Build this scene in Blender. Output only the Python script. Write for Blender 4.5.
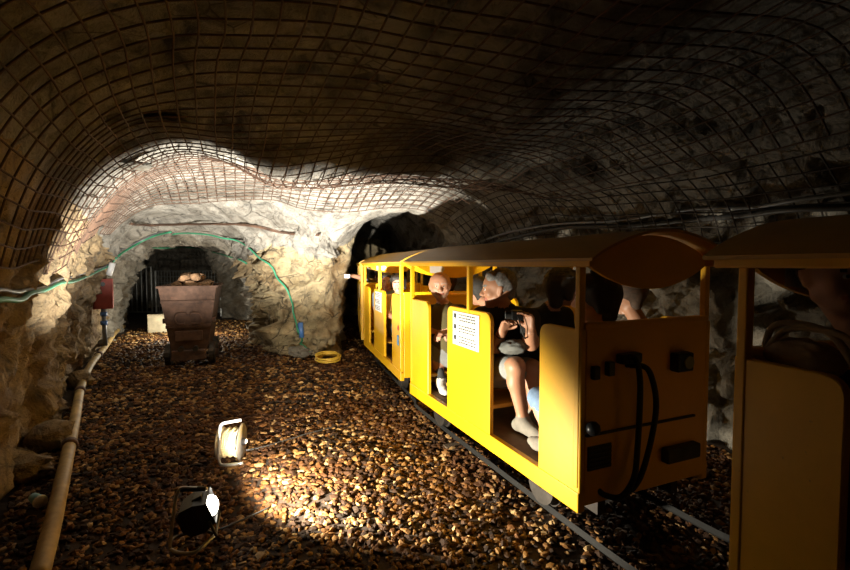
import bpy, bmesh, math, random
import numpy as np
from mathutils import Vector, Matrix
from mathutils.bvhtree import BVHTree

for o in list(bpy.data.objects): bpy.data.objects.remove(o)
S = bpy.context.scene
COL = S.collection
R = math.radians
random.seed(7)

# ------------------------------------------------------------------ camera
W_PX, H_PX, F_PX = 850, 570, 450.0
CAM = Vector((0, 0, 1.40))
PITCH = math.atan(20 / F_PX)
cd = bpy.data.cameras.new('camera'); cam = bpy.data.objects.new('camera', cd); COL.objects.link(cam)
cd.sensor_width = 36; cd.lens = F_PX / W_PX * 36; cd.clip_start = 0.02
cam.location = CAM; cam.rotation_euler = (R(90) - PITCH, 0, 0)
S.camera = cam

# ------------------------------------------------------------------ world, lights, exposure
wd = bpy.data.worlds.new('world'); S.world = wd; wd.use_nodes = True
wd.node_tree.nodes['Background'].inputs[0].default_value = (0.9, 0.95, 1, 1)
wd.node_tree.nodes['Background'].inputs[1].default_value = 0.0
S.view_settings.view_transform = 'Standard'; S.view_settings.look = 'None'
S.view_settings.gamma = 1; S.view_settings.use_curve_mapping = False
S.view_settings.exposure = 0.0
WARM = (1, 0.90, 0.70)
def aim(o, d):
    o.rotation_euler = Vector(d).normalized().to_track_quat('-Z', 'Y').to_euler()
def azel(az, el):
    return Vector((math.sin(R(az)) * math.cos(R(el)), math.cos(R(az)) * math.cos(R(el)), math.sin(R(el))))
LAMP = Vector((-1.10, 2.30, 0.155))        # glass of the floodlight that stands on the gravel
def spot(name, loc, d, power, half, sx=1.0, blend=0.5, col=WARM, rad=0.05):
    l = bpy.data.lights.new(name, 'SPOT'); l.energy = power; l.color = col
    l.spot_size = R(half * 2); l.spot_blend = blend; l.shadow_soft_size = rad
    o = bpy.data.objects.new(name, l); COL.objects.link(o); o.location = loc; aim(o, d); o.scale = (sx, 1, 1)
    return o
def area(name, loc, d, power, sx, sy, col=WARM, spread=180):
    l = bpy.data.lights.new(name, 'AREA'); l.energy = power; l.color = col; l.shape = 'RECTANGLE'
    l.size = sx; l.size_y = sy; l.spread = R(spread)
    o = bpy.data.objects.new(name, l); COL.objects.link(o); o.location = loc; aim(o, d)
    return o
spot('floodlight_beam', LAMP + azel(50, 14) * 0.075, azel(-18, 29), 5400, 25, 2.0, 1.0, (1, 0.94, 0.82), 0.04)
spot('floodlight_spill', LAMP + azel(72, 8) * 0.07, azel(39, 2), 480, 42, 2.7, 0.65, WARM, 0.05)

# ------------------------------------------------------------------ pixel helpers
def ray(px, py):
    d = Vector(((px - W_PX / 2) / F_PX, 1, -(py - H_PX / 2) / F_PX))
    c, s = math.cos(PITCH), math.sin(PITCH)
    return Vector((d.x, d.y * c + d.z * s, -d.y * s + d.z * c))
def gnd(px, py, z=0.0):
    r = ray(px, py); return CAM + r * ((z - CAM.z) / r.z)
def at_y(px, py, Y):
    r = ray(px, py); return CAM + r * (Y / r.y)

# ------------------------------------------------------------------ material helpers
MATS = {}
def newmat(name):
    m = bpy.data.materials.new(name); m.use_nodes = True
    nt = m.node_tree; MATS[name] = m
    return m, nt, nt.nodes['Principled BSDF']
def nd(nt, t, **kw):
    n = nt.nodes.new(t)
    for k, v in kw.items():
        if k in n.inputs: n.inputs[k].default_value = v
        else: setattr(n, k, v)
    return n
def ramp(nt, fac, stops):
    r = nt.nodes.new('ShaderNodeValToRGB'); e = r.color_ramp.elements
    while len(e) < len(stops): e.new(0.5)
    for i, (p, c) in enumerate(stops):
        e[i].position = p; e[i].color = (c[0], c[1], c[2], 1)
    nt.links.new(fac, r.inputs[0]); return r.outputs[0]
def mixc(nt, fac, a, b, mode='MIX'):
    n = nt.nodes.new('ShaderNodeMix'); n.data_type = 'RGBA'; n.blend_type = mode
    for sock, v in ((n.inputs[0], fac), (n.inputs[6], a), (n.inputs[7], b)):
        if hasattr(v, 'is_output'): nt.links.new(v, sock)
        elif isinstance(v, (int, float)): sock.default_value = v
        else: sock.default_value = (v[0], v[1], v[2], 1)
    return n.outputs[2]
def coords(nt): return nt.nodes.new('ShaderNodeTexCoord').outputs['Object']
def noise(nt, co, scale, detail=4, rough=0.6, dist=0.0):
    n = nd(nt, 'ShaderNodeTexNoise', Scale=scale, Detail=detail, Roughness=rough, Distortion=dist)
    nt.links.new(co, n.inputs['Vector']); return n.outputs['Fac']
def bump(nt, b, h, strength=0.4, dist=0.02, prev=None):
    n = nd(nt, 'ShaderNodeBump', Strength=strength, Distance=dist)
    nt.links.new(h, n.inputs['Height'])
    if prev: nt.links.new(prev, n.inputs['Normal'])
    nt.links.new(n.outputs[0], b.inputs['Normal']); return n.outputs[0]
def plain(name, col, rough=0.6, metal=0.0, var=0.25, scale=12, bmp=0.15, spec=None):
    m, nt, b = newmat(name); co = coords(nt)
    f = noise(nt, co, scale, 5)
    c = ramp(nt, f, [(0.3, [x * (1 - var) for x in col]), (0.7, [min(1, x * (1 + var)) for x in col])])
    nt.links.new(c, b.inputs['Base Color']); b.inputs['Roughness'].default_value = rough; b.inputs['Metallic'].default_value = metal
    if spec is not None: b.inputs['Specular IOR Level'].default_value = spec
    if bmp: bump(nt, b, noise(nt, co, scale * 6, 3), bmp, 0.004)
    return m
def rockmat(name, tint, ochre, grey, dark_amt=0.5):
    m, nt, b = newmat(name); co = coords(nt)
    big = noise(nt, co, 1.1, 5, 0.65, 0.8); mid = noise(nt, co, 4.0, 6, 0.7, 0.6); fine = noise(nt, co, 22, 6, 0.75)
    c = ramp(nt, mid, [(0.30, grey), (0.46, tint), (0.60, [min(1, x * 1.22) for x in tint]), (0.75, ochre)])
    c = mixc(nt, ramp(nt, big, [(0.48, (0, 0, 0)), (0.66, (1, 1, 1))]), c, mixc(nt, fine, ochre, grey))
    v = nd(nt, 'ShaderNodeTexVoronoi', Scale=5.5, feature='DISTANCE_TO_EDGE')
    wob = mixc(nt, 0.12, co, nd(nt, 'ShaderNodeTexNoise', Scale=6.0).outputs['Color'])
    nt.links.new(wob, v.inputs['Vector'])
    crack = ramp(nt, v.outputs['Distance'], [(0.0, (1, 1, 1)), (0.035, (0, 0, 0))])
    cm = mixc(nt, 1.0, crack, ramp(nt, noise(nt, co, 2.2, 3), [(0.5, (0, 0, 0)), (0.62, (dark_amt,) * 3)]), 'MULTIPLY')
    c = mixc(nt, cm, c, (0.045, 0.035, 0.025))
    v2 = nd(nt, 'ShaderNodeTexVoronoi', Scale=2.1, feature='DISTANCE_TO_EDGE'); nt.links.new(wob, v2.inputs['Vector'])
    c2 = mixc(nt, 1.0, ramp(nt, v2.outputs['Distance'], [(0.0, (0.9 * dark_amt,) * 3), (0.03, (0, 0, 0))]), ramp(nt, noise(nt, co, 1.6, 4), [(0.47, (0, 0, 0)), (0.56, (1, 1, 1))]), 'MULTIPLY')
    c = mixc(nt, c2, c, (0.03, 0.024, 0.018))
    spots = ramp(nt, fine, [(0.34, (0.55,) * 3), (0.42, (0, 0, 0))])
    c = mixc(nt, spots, c, (0.07, 0.055, 0.04))
    nt.links.new(c, b.inputs['Base Color']); b.inputs['Roughness'].default_value = 0.85
    n1 = bump(nt, b, mid, 1.0, 0.09); n2 = bump(nt, b, fine, 0.9, 0.03, n1)
    n3 = bump(nt, b, noise(nt, co, 70, 3), 0.4, 0.006, n2)
    return m
rockmat('rock_wall', (0.34, 0.25, 0.14), (0.22, 0.11, 0.03), (0.10, 0.085, 0.065))
rockmat('rock_pale', (0.40, 0.32, 0.19), (0.30, 0.17, 0.045), (0.09, 0.08, 0.065), 1.0)
rockmat('rock_grey', (0.22, 0.205, 0.175), (0.17, 0.12, 0.06), (0.07, 0.065, 0.06))
rockmat('rock_roof', (0.28, 0.262, 0.23), (0.17, 0.143, 0.105), (0.065, 0.062, 0.057), 0.9)
def yellowmat(name, base):
    m, nt, b = newmat(name); co = coords(nt)
    f = noise(nt, co, 5, 6, 0.7); g = noise(nt, co, 30, 5, 0.7)
    c = ramp(nt, f, [(0.3, [x * 0.88 for x in base]), (0.7, base)])
    c = mixc(nt, ramp(nt, g, [(0.66, (0, 0, 0)), (0.74, (0.6,) * 3)]), c, (0.20, 0.10, 0.02))
    nt.links.new(c, b.inputs['Base Color']); b.inputs['Roughness'].default_value = 0.42
    bump(nt, b, f, 0.1, 0.01)
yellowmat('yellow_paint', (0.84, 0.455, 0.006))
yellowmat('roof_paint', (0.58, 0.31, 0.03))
plain('rust_wire', (0.075, 0.04, 0.024), 0.8, 0.0, 0.5, 9, 0)
plain('dark_wire', (0.035, 0.027, 0.022), 0.85, 0.0, 0.4, 9, 0)
plain('black_rubber', (0.012, 0.012, 0.012), 0.6)
plain('black_metal', (0.015, 0.015, 0.016), 0.35, 0.3, 0.2)
plain('dark_steel', (0.06, 0.052, 0.045), 0.55, 0.6, 0.4)
plain('bright_steel', (0.62, 0.62, 0.60), 0.3, 0.9, 0.1)
plain('galvanized', (0.33, 0.35, 0.36), 0.45, 0.7, 0.15)
plain('rusty_iron', (0.095, 0.052, 0.035), 0.85, 0.1, 0.5, 8, 0.4)
plain('white_paper', (0.66, 0.66, 0.63), 0.7, 0, 0.03, 8, 0)
plain('ink', (0.03, 0.03, 0.035), 0.7, 0, 0.1, 8, 0)
plain('red_paint', (0.42, 0.03, 0.02), 0.5)
plain('box_red', (0.34, 0.055, 0.04), 0.55, 0, 0.25, 10)
plain('blue_plastic', (0.06, 0.16, 0.46), 0.4)
plain('sticker_blue', (0.12, 0.30, 0.62), 0.5, 0, 0.1)
plain('cable_green', (0.03, 0.24, 0.13), 0.45, 0, 0.2)
plain('cable_cream', (0.80, 0.66, 0.36), 0.45, 0, 0.1)
plain('cable_black', (0.02, 0.02, 0.02), 0.5, 0, 0.2)
plain('hose_yellow', (0.58, 0.38, 0.04), 0.5, 0, 0.15)
plain('pipe_tan', (0.36, 0.25, 0.10), 0.6, 0, 0.45, 6, 0.3)
plain('pipe_grey', (0.16, 0.17, 0.19), 0.45, 0.2, 0.2)
plain('white_plastic', (0.8, 0.82, 0.85), 0.35, 0, 0.05)
plain('cyan_plastic', (0.25, 0.55, 0.68), 0.35, 0, 0.1)
plain('concrete', (0.52, 0.46, 0.33), 0.85, 0, 0.25, 7, 0.4)
plain('floor_brown', (0.15, 0.075, 0.025), 0.7, 0, 0.3)
plain('wood_dark', (0.10, 0.07, 0.045), 0.8, 0, 0.4, 6, 0.4)
plain('seat_yellow', (0.55, 0.30, 0.03), 0.55, 0, 0.2)
plain('ore', (0.24, 0.14, 0.075), 0.85, 0, 0.5, 9, 0.6)
plain('pale_stone', (0.68, 0.64, 0.55), 0.85, 0, 0.2, 14, 0.6)
m, nt, b = newmat('lamp_glass'); b.inputs['Base Color'].default_value = (0.9, 0.9, 0.85, 1)
b.inputs['Emission Color'].default_value = (1, 0.93, 0.78, 1); b.inputs['Emission Strength'].default_value = 14
m, nt, b = newmat('clear_glass'); b.inputs['Base Color'].default_value = (0.25, 0.27, 0.28, 1); b.inputs['Roughness'].default_value = 0.12
b.inputs['Specular IOR Level'].default_value = 0.8
# people
plain('skin', (0.56, 0.30, 0.20), 0.5, 0, 0.07, 20, 0.05)
plain('skin_tan', (0.42, 0.21, 0.125), 0.5, 0, 0.08, 20, 0.05)
plain('lips', (0.42, 0.15, 0.11), 0.5, 0, 0.05, 20, 0)
plain('beard_grey', (0.55, 0.40, 0.33), 0.8, 0, 0.12, 60, 0.4)
plain('hair_grey', (0.24, 0.235, 0.23), 0.65, 0, 0.45, 60, 0.9)
plain('hair_dark', (0.018, 0.013, 0.01), 0.6, 0, 0.4, 50, 0.8)
plain('hair_iron', (0.035, 0.034, 0.034), 0.65, 0, 0.4, 60, 0.8)
plain('hair_brown', (0.07, 0.038, 0.02), 0.6, 0, 0.4, 50, 0.8)
plain('cloth_olive', (0.12, 0.10, 0.042), 0.9, 0, 0.15, 14, 0.4)
plain('cloth_black', (0.012, 0.012, 0.013), 0.9, 0, 0.3, 14, 0.4)
plain('cloth_tan', (0.36, 0.26, 0.15), 0.9, 0, 0.15, 14, 0.4)
plain('cloth_grey', (0.24, 0.25, 0.25), 0.9, 0, 0.12, 14, 0.4)
plain('cloth_slate', (0.10, 0.105, 0.10), 0.75, 0, 0.25, 14, 0.4)
plain('cloth_white', (0.62, 0.62, 0.60), 0.9, 0, 0.08, 14, 0.3)
plain('cloth_denim', (0.16, 0.25, 0.40), 0.9, 0, 0.2, 30, 0.4)
plain('cloth_yellow', (0.50, 0.36, 0.12), 0.9, 0, 0.1, 14, 0.3)
plain('cloth_blue', (0.22, 0.27, 0.36), 0.9, 0, 0.1, 14, 0.3)
plain('cloth_navy', (0.035, 0.05, 0.09), 0.9, 0, 0.2, 14, 0.3)
plain('sock_dark', (0.05, 0.055, 0.06), 0.9, 0, 0.2, 14, 0.3)
plain('shoe_white', (0.66, 0.65, 0.61), 0.7, 0, 0.12, 14, 0.3)
plain('shoe_grey', (0.21, 0.19, 0.16), 0.8, 0, 0.25, 14, 0.3)
plain('eye_white', (0.75, 0.74, 0.72), 0.3, 0, 0.02, 14, 0)
plain('eye_dark', (0.02, 0.015, 0.01), 0.2, 0, 0.02, 14, 0)
m, nt, b = newmat('gravel'); g = nt.nodes.new('ShaderNodeNewGeometry')
c = ramp(nt, g.outputs['Random Per Island'], [(0.0, (0.012, 0.008, 0.005)), (0.4, (0.03, 0.015, 0.007)), (0.62, (0.125, 0.05, 0.011)), (0.84, (0.27, 0.14, 0.04)), (1.0, (0.5, 0.34, 0.16))])
co = coords(nt)
c = mixc(nt, ramp(nt, noise(nt, co, 0.9, 3), [(0.42, (0, 0, 0)), (0.62, (0.65,) * 3)]), c, (0.085, 0.03, 0.008), 'MIX')
nt.links.new(c, b.inputs['Base Color']); b.inputs['Roughness'].default_value = 0.75; b.inputs['Specular IOR Level'].default_value = 0.25
bump(nt, b, noise(nt, co, 120, 3), 0.4, 0.003)
plain('soil', (0.03, 0.016, 0.008), 0.95, 0, 0.5, 7, 0.8)

# ------------------------------------------------------------------ object helpers
def tag(o, label=None, cat=None, group=None, kind=None):
    for k, v in (('label', label), ('category', cat), ('group', group), ('kind', kind)):
        if v: o[k] = v
    return o
def empty(name, label=None, cat=None, group=None, loc=(0, 0, 0), rz=0):
    o = bpy.data.objects.new(name, None); COL.objects.link(o); o.location = loc; o.rotation_euler = (0, 0, rz)
    o.empty_display_size = 0.1
    return tag(o, label, cat, group)
def link(name, me, parent=None, mats=()):
    for m in mats:
        me.materials.append(MATS[m])
    o = bpy.data.objects.new(name, me); COL.objects.link(o)
    if parent: o.parent = parent
    return o
def mesh_np(name, V, Fq, smooth=False):
    me = bpy.data.meshes.new(name); V = np.asarray(V, np.float32); Fq = np.asarray(Fq, np.int32)
    n, k = Fq.shape
    me.vertices.add(len(V)); me.vertices.foreach_set('co', V.ravel())
    me.loops.add(n * k); me.loops.foreach_set('vertex_index', Fq.ravel())
    me.polygons.add(n); me.polygons.foreach_set('loop_start', np.arange(0, n * k, k, dtype=np.int32))
    me.polygons.foreach_set('loop_total', np.full(n, k, np.int32))
    me.polygons.foreach_set('use_smooth', np.full(n, smooth, bool))
    me.update(calc_edges=True); me.validate(); return me
def from_bm(name, bm, smooth=False):
    me = bpy.data.meshes.new(name); bm.normal_update(); bm.to_mesh(me); bm.free()
    for p in me.polygons: p.use_smooth = smooth
    return me
class MB:
    """collects shapes into ONE mesh"""
    def __init__(s): s.bm = bmesh.new()
    def box(s, x0, x1, y0, y1, z0, z1, bev=0.0, M=None):
        g = bmesh.ops.create_cube(s.bm, size=1)
        vs = g['verts']
        for v in vs:
            v.co = Vector(((x0 + x1) / 2 + v.co.x * (x1 - x0), (y0 + y1) / 2 + v.co.y * (y1 - y0), (z0 + z1) / 2 + v.co.z * (z1 - z0)))
        if bev:
            es = list({e for v in vs for e in v.link_edges})
            r = bmesh.ops.bevel(s.bm, geom=es, offset=bev, segments=2, affect='EDGES', profile=0.5)
            vs = [v for v in r['verts']]
        if M is not None:
            for v in set(vs): v.co = M @ v.co
        return s
    def tube(s, pts, r, n=8, closed=False, cap=True):
        pts = [Vector(p) for p in pts]; N = len(pts); rs = r if isinstance(r, (list, tuple)) else [r] * N
        rings = []; up = None
        for i, p in enumerate(pts):
            a = pts[i - 1] if (i > 0 or closed) else p; c = pts[(i + 1) % N] if (i < N - 1 or closed) else p
            t = (c - a).normalized()
            if up is None:
                up = Vector((0, 0, 1)) if abs(t.z) < 0.9 else Vector((1, 0, 0))
            x = t.cross(up)
            if x.length < 1e-4: x = t.cross(Vector((0.3, 1, 0.2)))
            x.normalize(); y = x.cross(t).normalized(); up = y
            rings.append([s.bm.verts.new(p + (x * math.cos(6.28318 * k / n) + y * math.sin(6.28318 * k / n)) * rs[i]) for k in range(n)])
        for i in range(N if closed else N - 1):
            A, B = rings[i], rings[(i + 1) % N]
            for k in range(n): s.bm.faces.new((A[k], A[(k + 1) % n], B[(k + 1) % n], B[k]))
        if cap and not closed:
            s.bm.faces.new(rings[0][::-1]); s.bm.faces.new(rings[-1])
        return s
    def cyl(s, a, b_, r, n=16): return s.tube([a, b_], r, n)
    def prism(s, poly, h, axis='z', o=0.0, bev=0.0):
        """poly extruded by h along axis from o; poly pairs are the two other coordinates in xyz order"""
        def P(u, v, w): return {'x': (w, u, v), 'y': (u, w, v), 'z': (u, v, w)}[axis]
        A = [s.bm.verts.new(P(u, v, o)) for u, v in poly]; B = [s.bm.verts.new(P(u, v, o + h)) for u, v in poly]
        n = len(poly)
        fs = [s.bm.faces.new(A), s.bm.faces.new(B[::-1])]
        for i in range(n): fs.append(s.bm.faces.new((A[i], B[i], B[(i + 1) % n], A[(i + 1) % n])))
        bmesh.ops.recalc_face_normals(s.bm, faces=fs)
        if bev:
            es = list({e for f in fs[:2] for e in f.edges})
            bmesh.ops.bevel(s.bm, geom=es, offset=bev, segments=1, affect='EDGES')
        return s
    def ball(s, c, r, sub=2, sc=(1, 1, 1)):
        g = bmesh.ops.create_icosphere(s.bm, subdivisions=sub, radius=1)
        for v in g['verts']: v.co = Vector((c[0] + v.co.x * r * sc[0], c[1] + v.co.y * r * sc[1], c[2] + v.co.z * r * sc[2]))
        return s
    def mesh(s, name, smooth=False): return from_bm(name, s.bm, smooth)
    def build(s, name, mat, parent=None, smooth=False):
        return link(name, s.mesh(name, smooth), parent, (mat,))
def rounded(x0, x1, z0, z1, r, corners='tl tr', n=5):
    """rectangle outline with some corners rounded (t/b, l/r)"""
    c = corners.split(); P = []
    for key, cx, cz, a0 in (('bl', x0, z0, 180), ('br', x1, z0, 270), ('tr', x1, z1, 0), ('tl', x0, z1, 90)):
        if key in c:
            ox = cx + (r if 'l' in key else -r); oz = cz + (r if 'b' in key else -r)
            for k in range(n + 1):
                a = R(a0 + 90 * k / n); P.append((ox + r * math.cos(a), oz + r * math.sin(a)))
        else: P.append((cx, cz))
    return P
def spline(pts, n=8):
    pts = [Vector(p) for p in pts]; out = []
    for i in range(len(pts) - 1):
        p0 = pts[max(i - 1, 0)]; p1 = pts[i]; p2 = pts[i + 1]; p3 = pts[min(i + 2, len(pts) - 1)]
        for k in range(n):
            t = k / n
            out.append(0.5 * ((2 * p1) + (p2 - p0) * t + (2 * p0 - 5 * p1 + 4 * p2 - p3) * t * t + (3 * p1 - p0 - 3 * p2 + p3) * t ** 3))
    out.append(pts[-1]); return out

# ------------------------------------------------------------------ numpy noise and surface extraction
def _hash(ix, iy, iz, seed):
    h = (ix.astype(np.int64) * 374761393 + iy.astype(np.int64) * 668265263 + iz.astype(np.int64) * 2147483647 + seed * 1274126177) & 0xffffffff
    h = ((h ^ (h >> 13)) * 1274126177) & 0xffffffff
    h = ((h ^ (h >> 16)) * 2246822519) & 0xffffffff
    return (h ^ (h >> 15)) / 4294967295.0
def vnoise(P, f, seed=0):
    Q = np.asarray(P) * f; I = np.floor(Q).astype(np.int64); T = Q - I; T = T * T * (3 - 2 * T); out = 0
    for dx in (0, 1):
        for dy in (0, 1):
            for dz in (0, 1):
                w = (T[:, 0] if dx else 1 - T[:, 0]) * (T[:, 1] if dy else 1 - T[:, 1]) * (T[:, 2] if dz else 1 - T[:, 2])
                out = out + w * _hash(I[:, 0] + dx, I[:, 1] + dy, I[:, 2] + dz, seed)
    return out * 2 - 1
def fbm(P, f, oct=4, seed=0, gain=0.5):
    o = 0; a = 1
    for k in range(oct): o = o + a * vnoise(P, f * 2 ** k, seed + k); a *= gain
    return o
def facets(P, f, seed=0):
    """blocky broken-rock offset: each Worley cell is a tilted plane"""
    Q = np.asarray(P) * f; I = np.floor(Q).astype(np.int64); best = np.full(len(Q), 1e9); val = np.zeros(len(Q))
    for dx in (-1, 0, 1):
        for dy in (-1, 0, 1):
            for dz in (-1, 0, 1):
                a, b_, c = I[:, 0] + dx, I[:, 1] + dy, I[:, 2] + dz
                C = np.stack([a + _hash(a, b_, c, seed), b_ + _hash(a, b_, c, seed + 1), c + _hash(a, b_, c, seed + 2)], 1)
                D = Q - C; d = (D ** 2).sum(1); m = d < best
                n = np.stack([_hash(a, b_, c, seed + 3), _hash(a, b_, c, seed + 4), _hash(a, b_, c, seed + 5)], 1) * 2 - 1
                v = (D * n).sum(1) * 0.9 + (_hash(a, b_, c, seed + 6) - 0.5)
                best = np.where(m, d, best); val = np.where(m, v, val)
    return val
def surface_nets(F, org, h):
    """F>0 is the side the normals point to"""
    sg = F > 0
    nx, ny, nz = F.shape
    cnt = np.zeros((nx - 1, ny - 1, nz - 1), np.int8)
    offs = [(i, j, k) for i in (0, 1) for j in (0, 1) for k in (0, 1)]
    for i, j, k in offs: cnt += sg[i:nx - 1 + i, j:ny - 1 + j, k:nz - 1 + k]
    act = np.argwhere((cnt > 0) & (cnt < 8))
    idx = np.full(cnt.shape, -1, np.int32); idx[act[:, 0], act[:, 1], act[:, 2]] = np.arange(len(act))
    val = {o: F[act[:, 0] + o[0], act[:, 1] + o[1], act[:, 2] + o[2]] for o in offs}
    acc = np.zeros((len(act), 3)); num = np.zeros(len(act))
    for o in offs:
        for ax in range(3):
            if o[ax] == 0:
                q = list(o); q[ax] = 1; q = tuple(q)
                a, b_ = val[o], val[q]; m = (a > 0) != (b_ > 0)
                t = np.where(m, a / np.where(m, a - b_, 1), 0)
                p = np.zeros((len(act), 3)); p += np.array(o); p[:, ax] = t
                acc += p * m[:, None]; num += m
    V = (act + acc / num[:, None]) * h + np.array(org)
    Q = []
    for ax in range(3):
        u, v = [(1, 2), (2, 0), (0, 1)][ax]
        sl0 = [slice(None)] * 3; sl1 = [slice(None)] * 3
        sl0[ax] = slice(0, -1); sl1[ax] = slice(1, None)
        for a in (u, v): sl0[a] = slice(1, -1); sl1[a] = slice(1, -1)
        A = sg[tuple(sl0)]; B = sg[tuple(sl1)]
        e = np.argwhere(A != B); pos = B[e[:, 0], e[:, 1], e[:, 2]]
        e[:, u] += 1; e[:, v] += 1
        def cell(du, dv):
            c = e.copy(); c[:, u] -= du; c[:, v] -= dv
            return idx[c[:, 0], c[:, 1], c[:, 2]]
        q = np.stack([cell(1, 1), cell(0, 1), cell(0, 0), cell(1, 0)], 1)
        q[~pos] = q[~pos][:, ::-1]
        Q.append(q)
    return V, np.concatenate(Q)

# ------------------------------------------------------------------ the cave
PLAN = np.array([(-1.75, -2.2), (-1.9, 1.2), (-2.35, 2.25), (-2.68, 2.75), (-3.2, 3.7), (-4.65, 6.0), (-5.8, 7.9), (-6.5, 9.7), (-8.8, 12.5),
                 (-9.0, 15), (-6.3, 15), (-5.5, 12.2), (-4.3, 11.5), (-2.75, 7.8), (-2.35, 7.15), (-1.55, 6.95), (-1.38, 7.2), (-1.8, 9.5),
                 (-2.6, 13), (-0.9, 13), (-0.1, 9.4), (0.75, 6.7), (1.55, 5.1), (2.55, 2.95), (3.3, 0.7), (3.8, -2.2)])
def plan_dist(X, Y):
    """signed distance to the plan outline, positive inside"""
    sh = X.shape; x = X.ravel(); y = Y.ravel()
    d = np.full(x.shape, 1e9); ins = np.zeros(x.shape, bool); n = len(PLAN)
    for i in range(n):
        ax, ay = PLAN[i]; bx, by = PLAN[(i + 1) % n]
        t = np.clip(((x - ax) * (bx - ax) + (y - ay) * (by - ay)) / ((bx - ax) ** 2 + (by - ay) ** 2), 0, 1)
        d = np.minimum(d, np.hypot(x - ax - t * (bx - ax), y - ay - t * (by - ay)))
        c = ((ay > y) != (by > y)) & (x < (bx - ax) * (y - ay) / ((by - ay) if by != ay else 1e-9) + ax)
        ins ^= c
    return np.where(ins, d, -d).reshape(sh)
def sstep(a, b_, x):
    t = np.clip((x - a) / (b_ - a), 0, 1); return t * t * (3 - 2 * t)
def line_dist(x, y, P):
    d = np.full(np.shape(x), 1e9)
    for (ax, ay), (bx, by) in zip(P[:-1], P[1:]):
        t = np.clip(((x - ax) * (bx - ax) + (y - ay) * (by - ay)) / ((bx - ax) ** 2 + (by - ay) ** 2), 0, 1)
        d = np.minimum(d, np.hypot(x - ax - t * (bx - ax), y - ay - t * (by - ay)))
    return d
FOLD = [(2.7, 0.6), (2.25, 2.3), (1.75, 3.15), (1.15, 4.2), (0.1, 4.6), (-1.3, 4.15)]
def roof_h(x, y):
    H = 2.55 - 0.10 * sstep(1.5, 4, y) - 0.27 * sstep(4.6, 7.0, y)
    H = H - 0.24 * np.exp(-(line_dist(x, y, FOLD) / 0.36) ** 2)
    H = H + 0.07 * np.sin(1.7 * x + 0.8 * y + 1) * np.sin(0.9 * y - 1.3 * x)
    side = sstep(-2.2, -2.7, x)
    arch = sstep(7.35, 7.75, y + 0.12 * (x + 4)) * side
    H = H * (1 - arch) + arch * (1.98 - 0.17 * sstep(9.0, 9.5, y) + 0.25 * sstep(9.8, 10.4, y))
    train = sstep(-2.0, -1.6, x)
    H = H - train * 0.10 * np.exp(-((y - 6.3) / 0.5) ** 2) + train * 0.42 * sstep(6.5, 7.4, y)
    return H
VR, VP, VQ = 1.15, 2.0, 3.0
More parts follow.
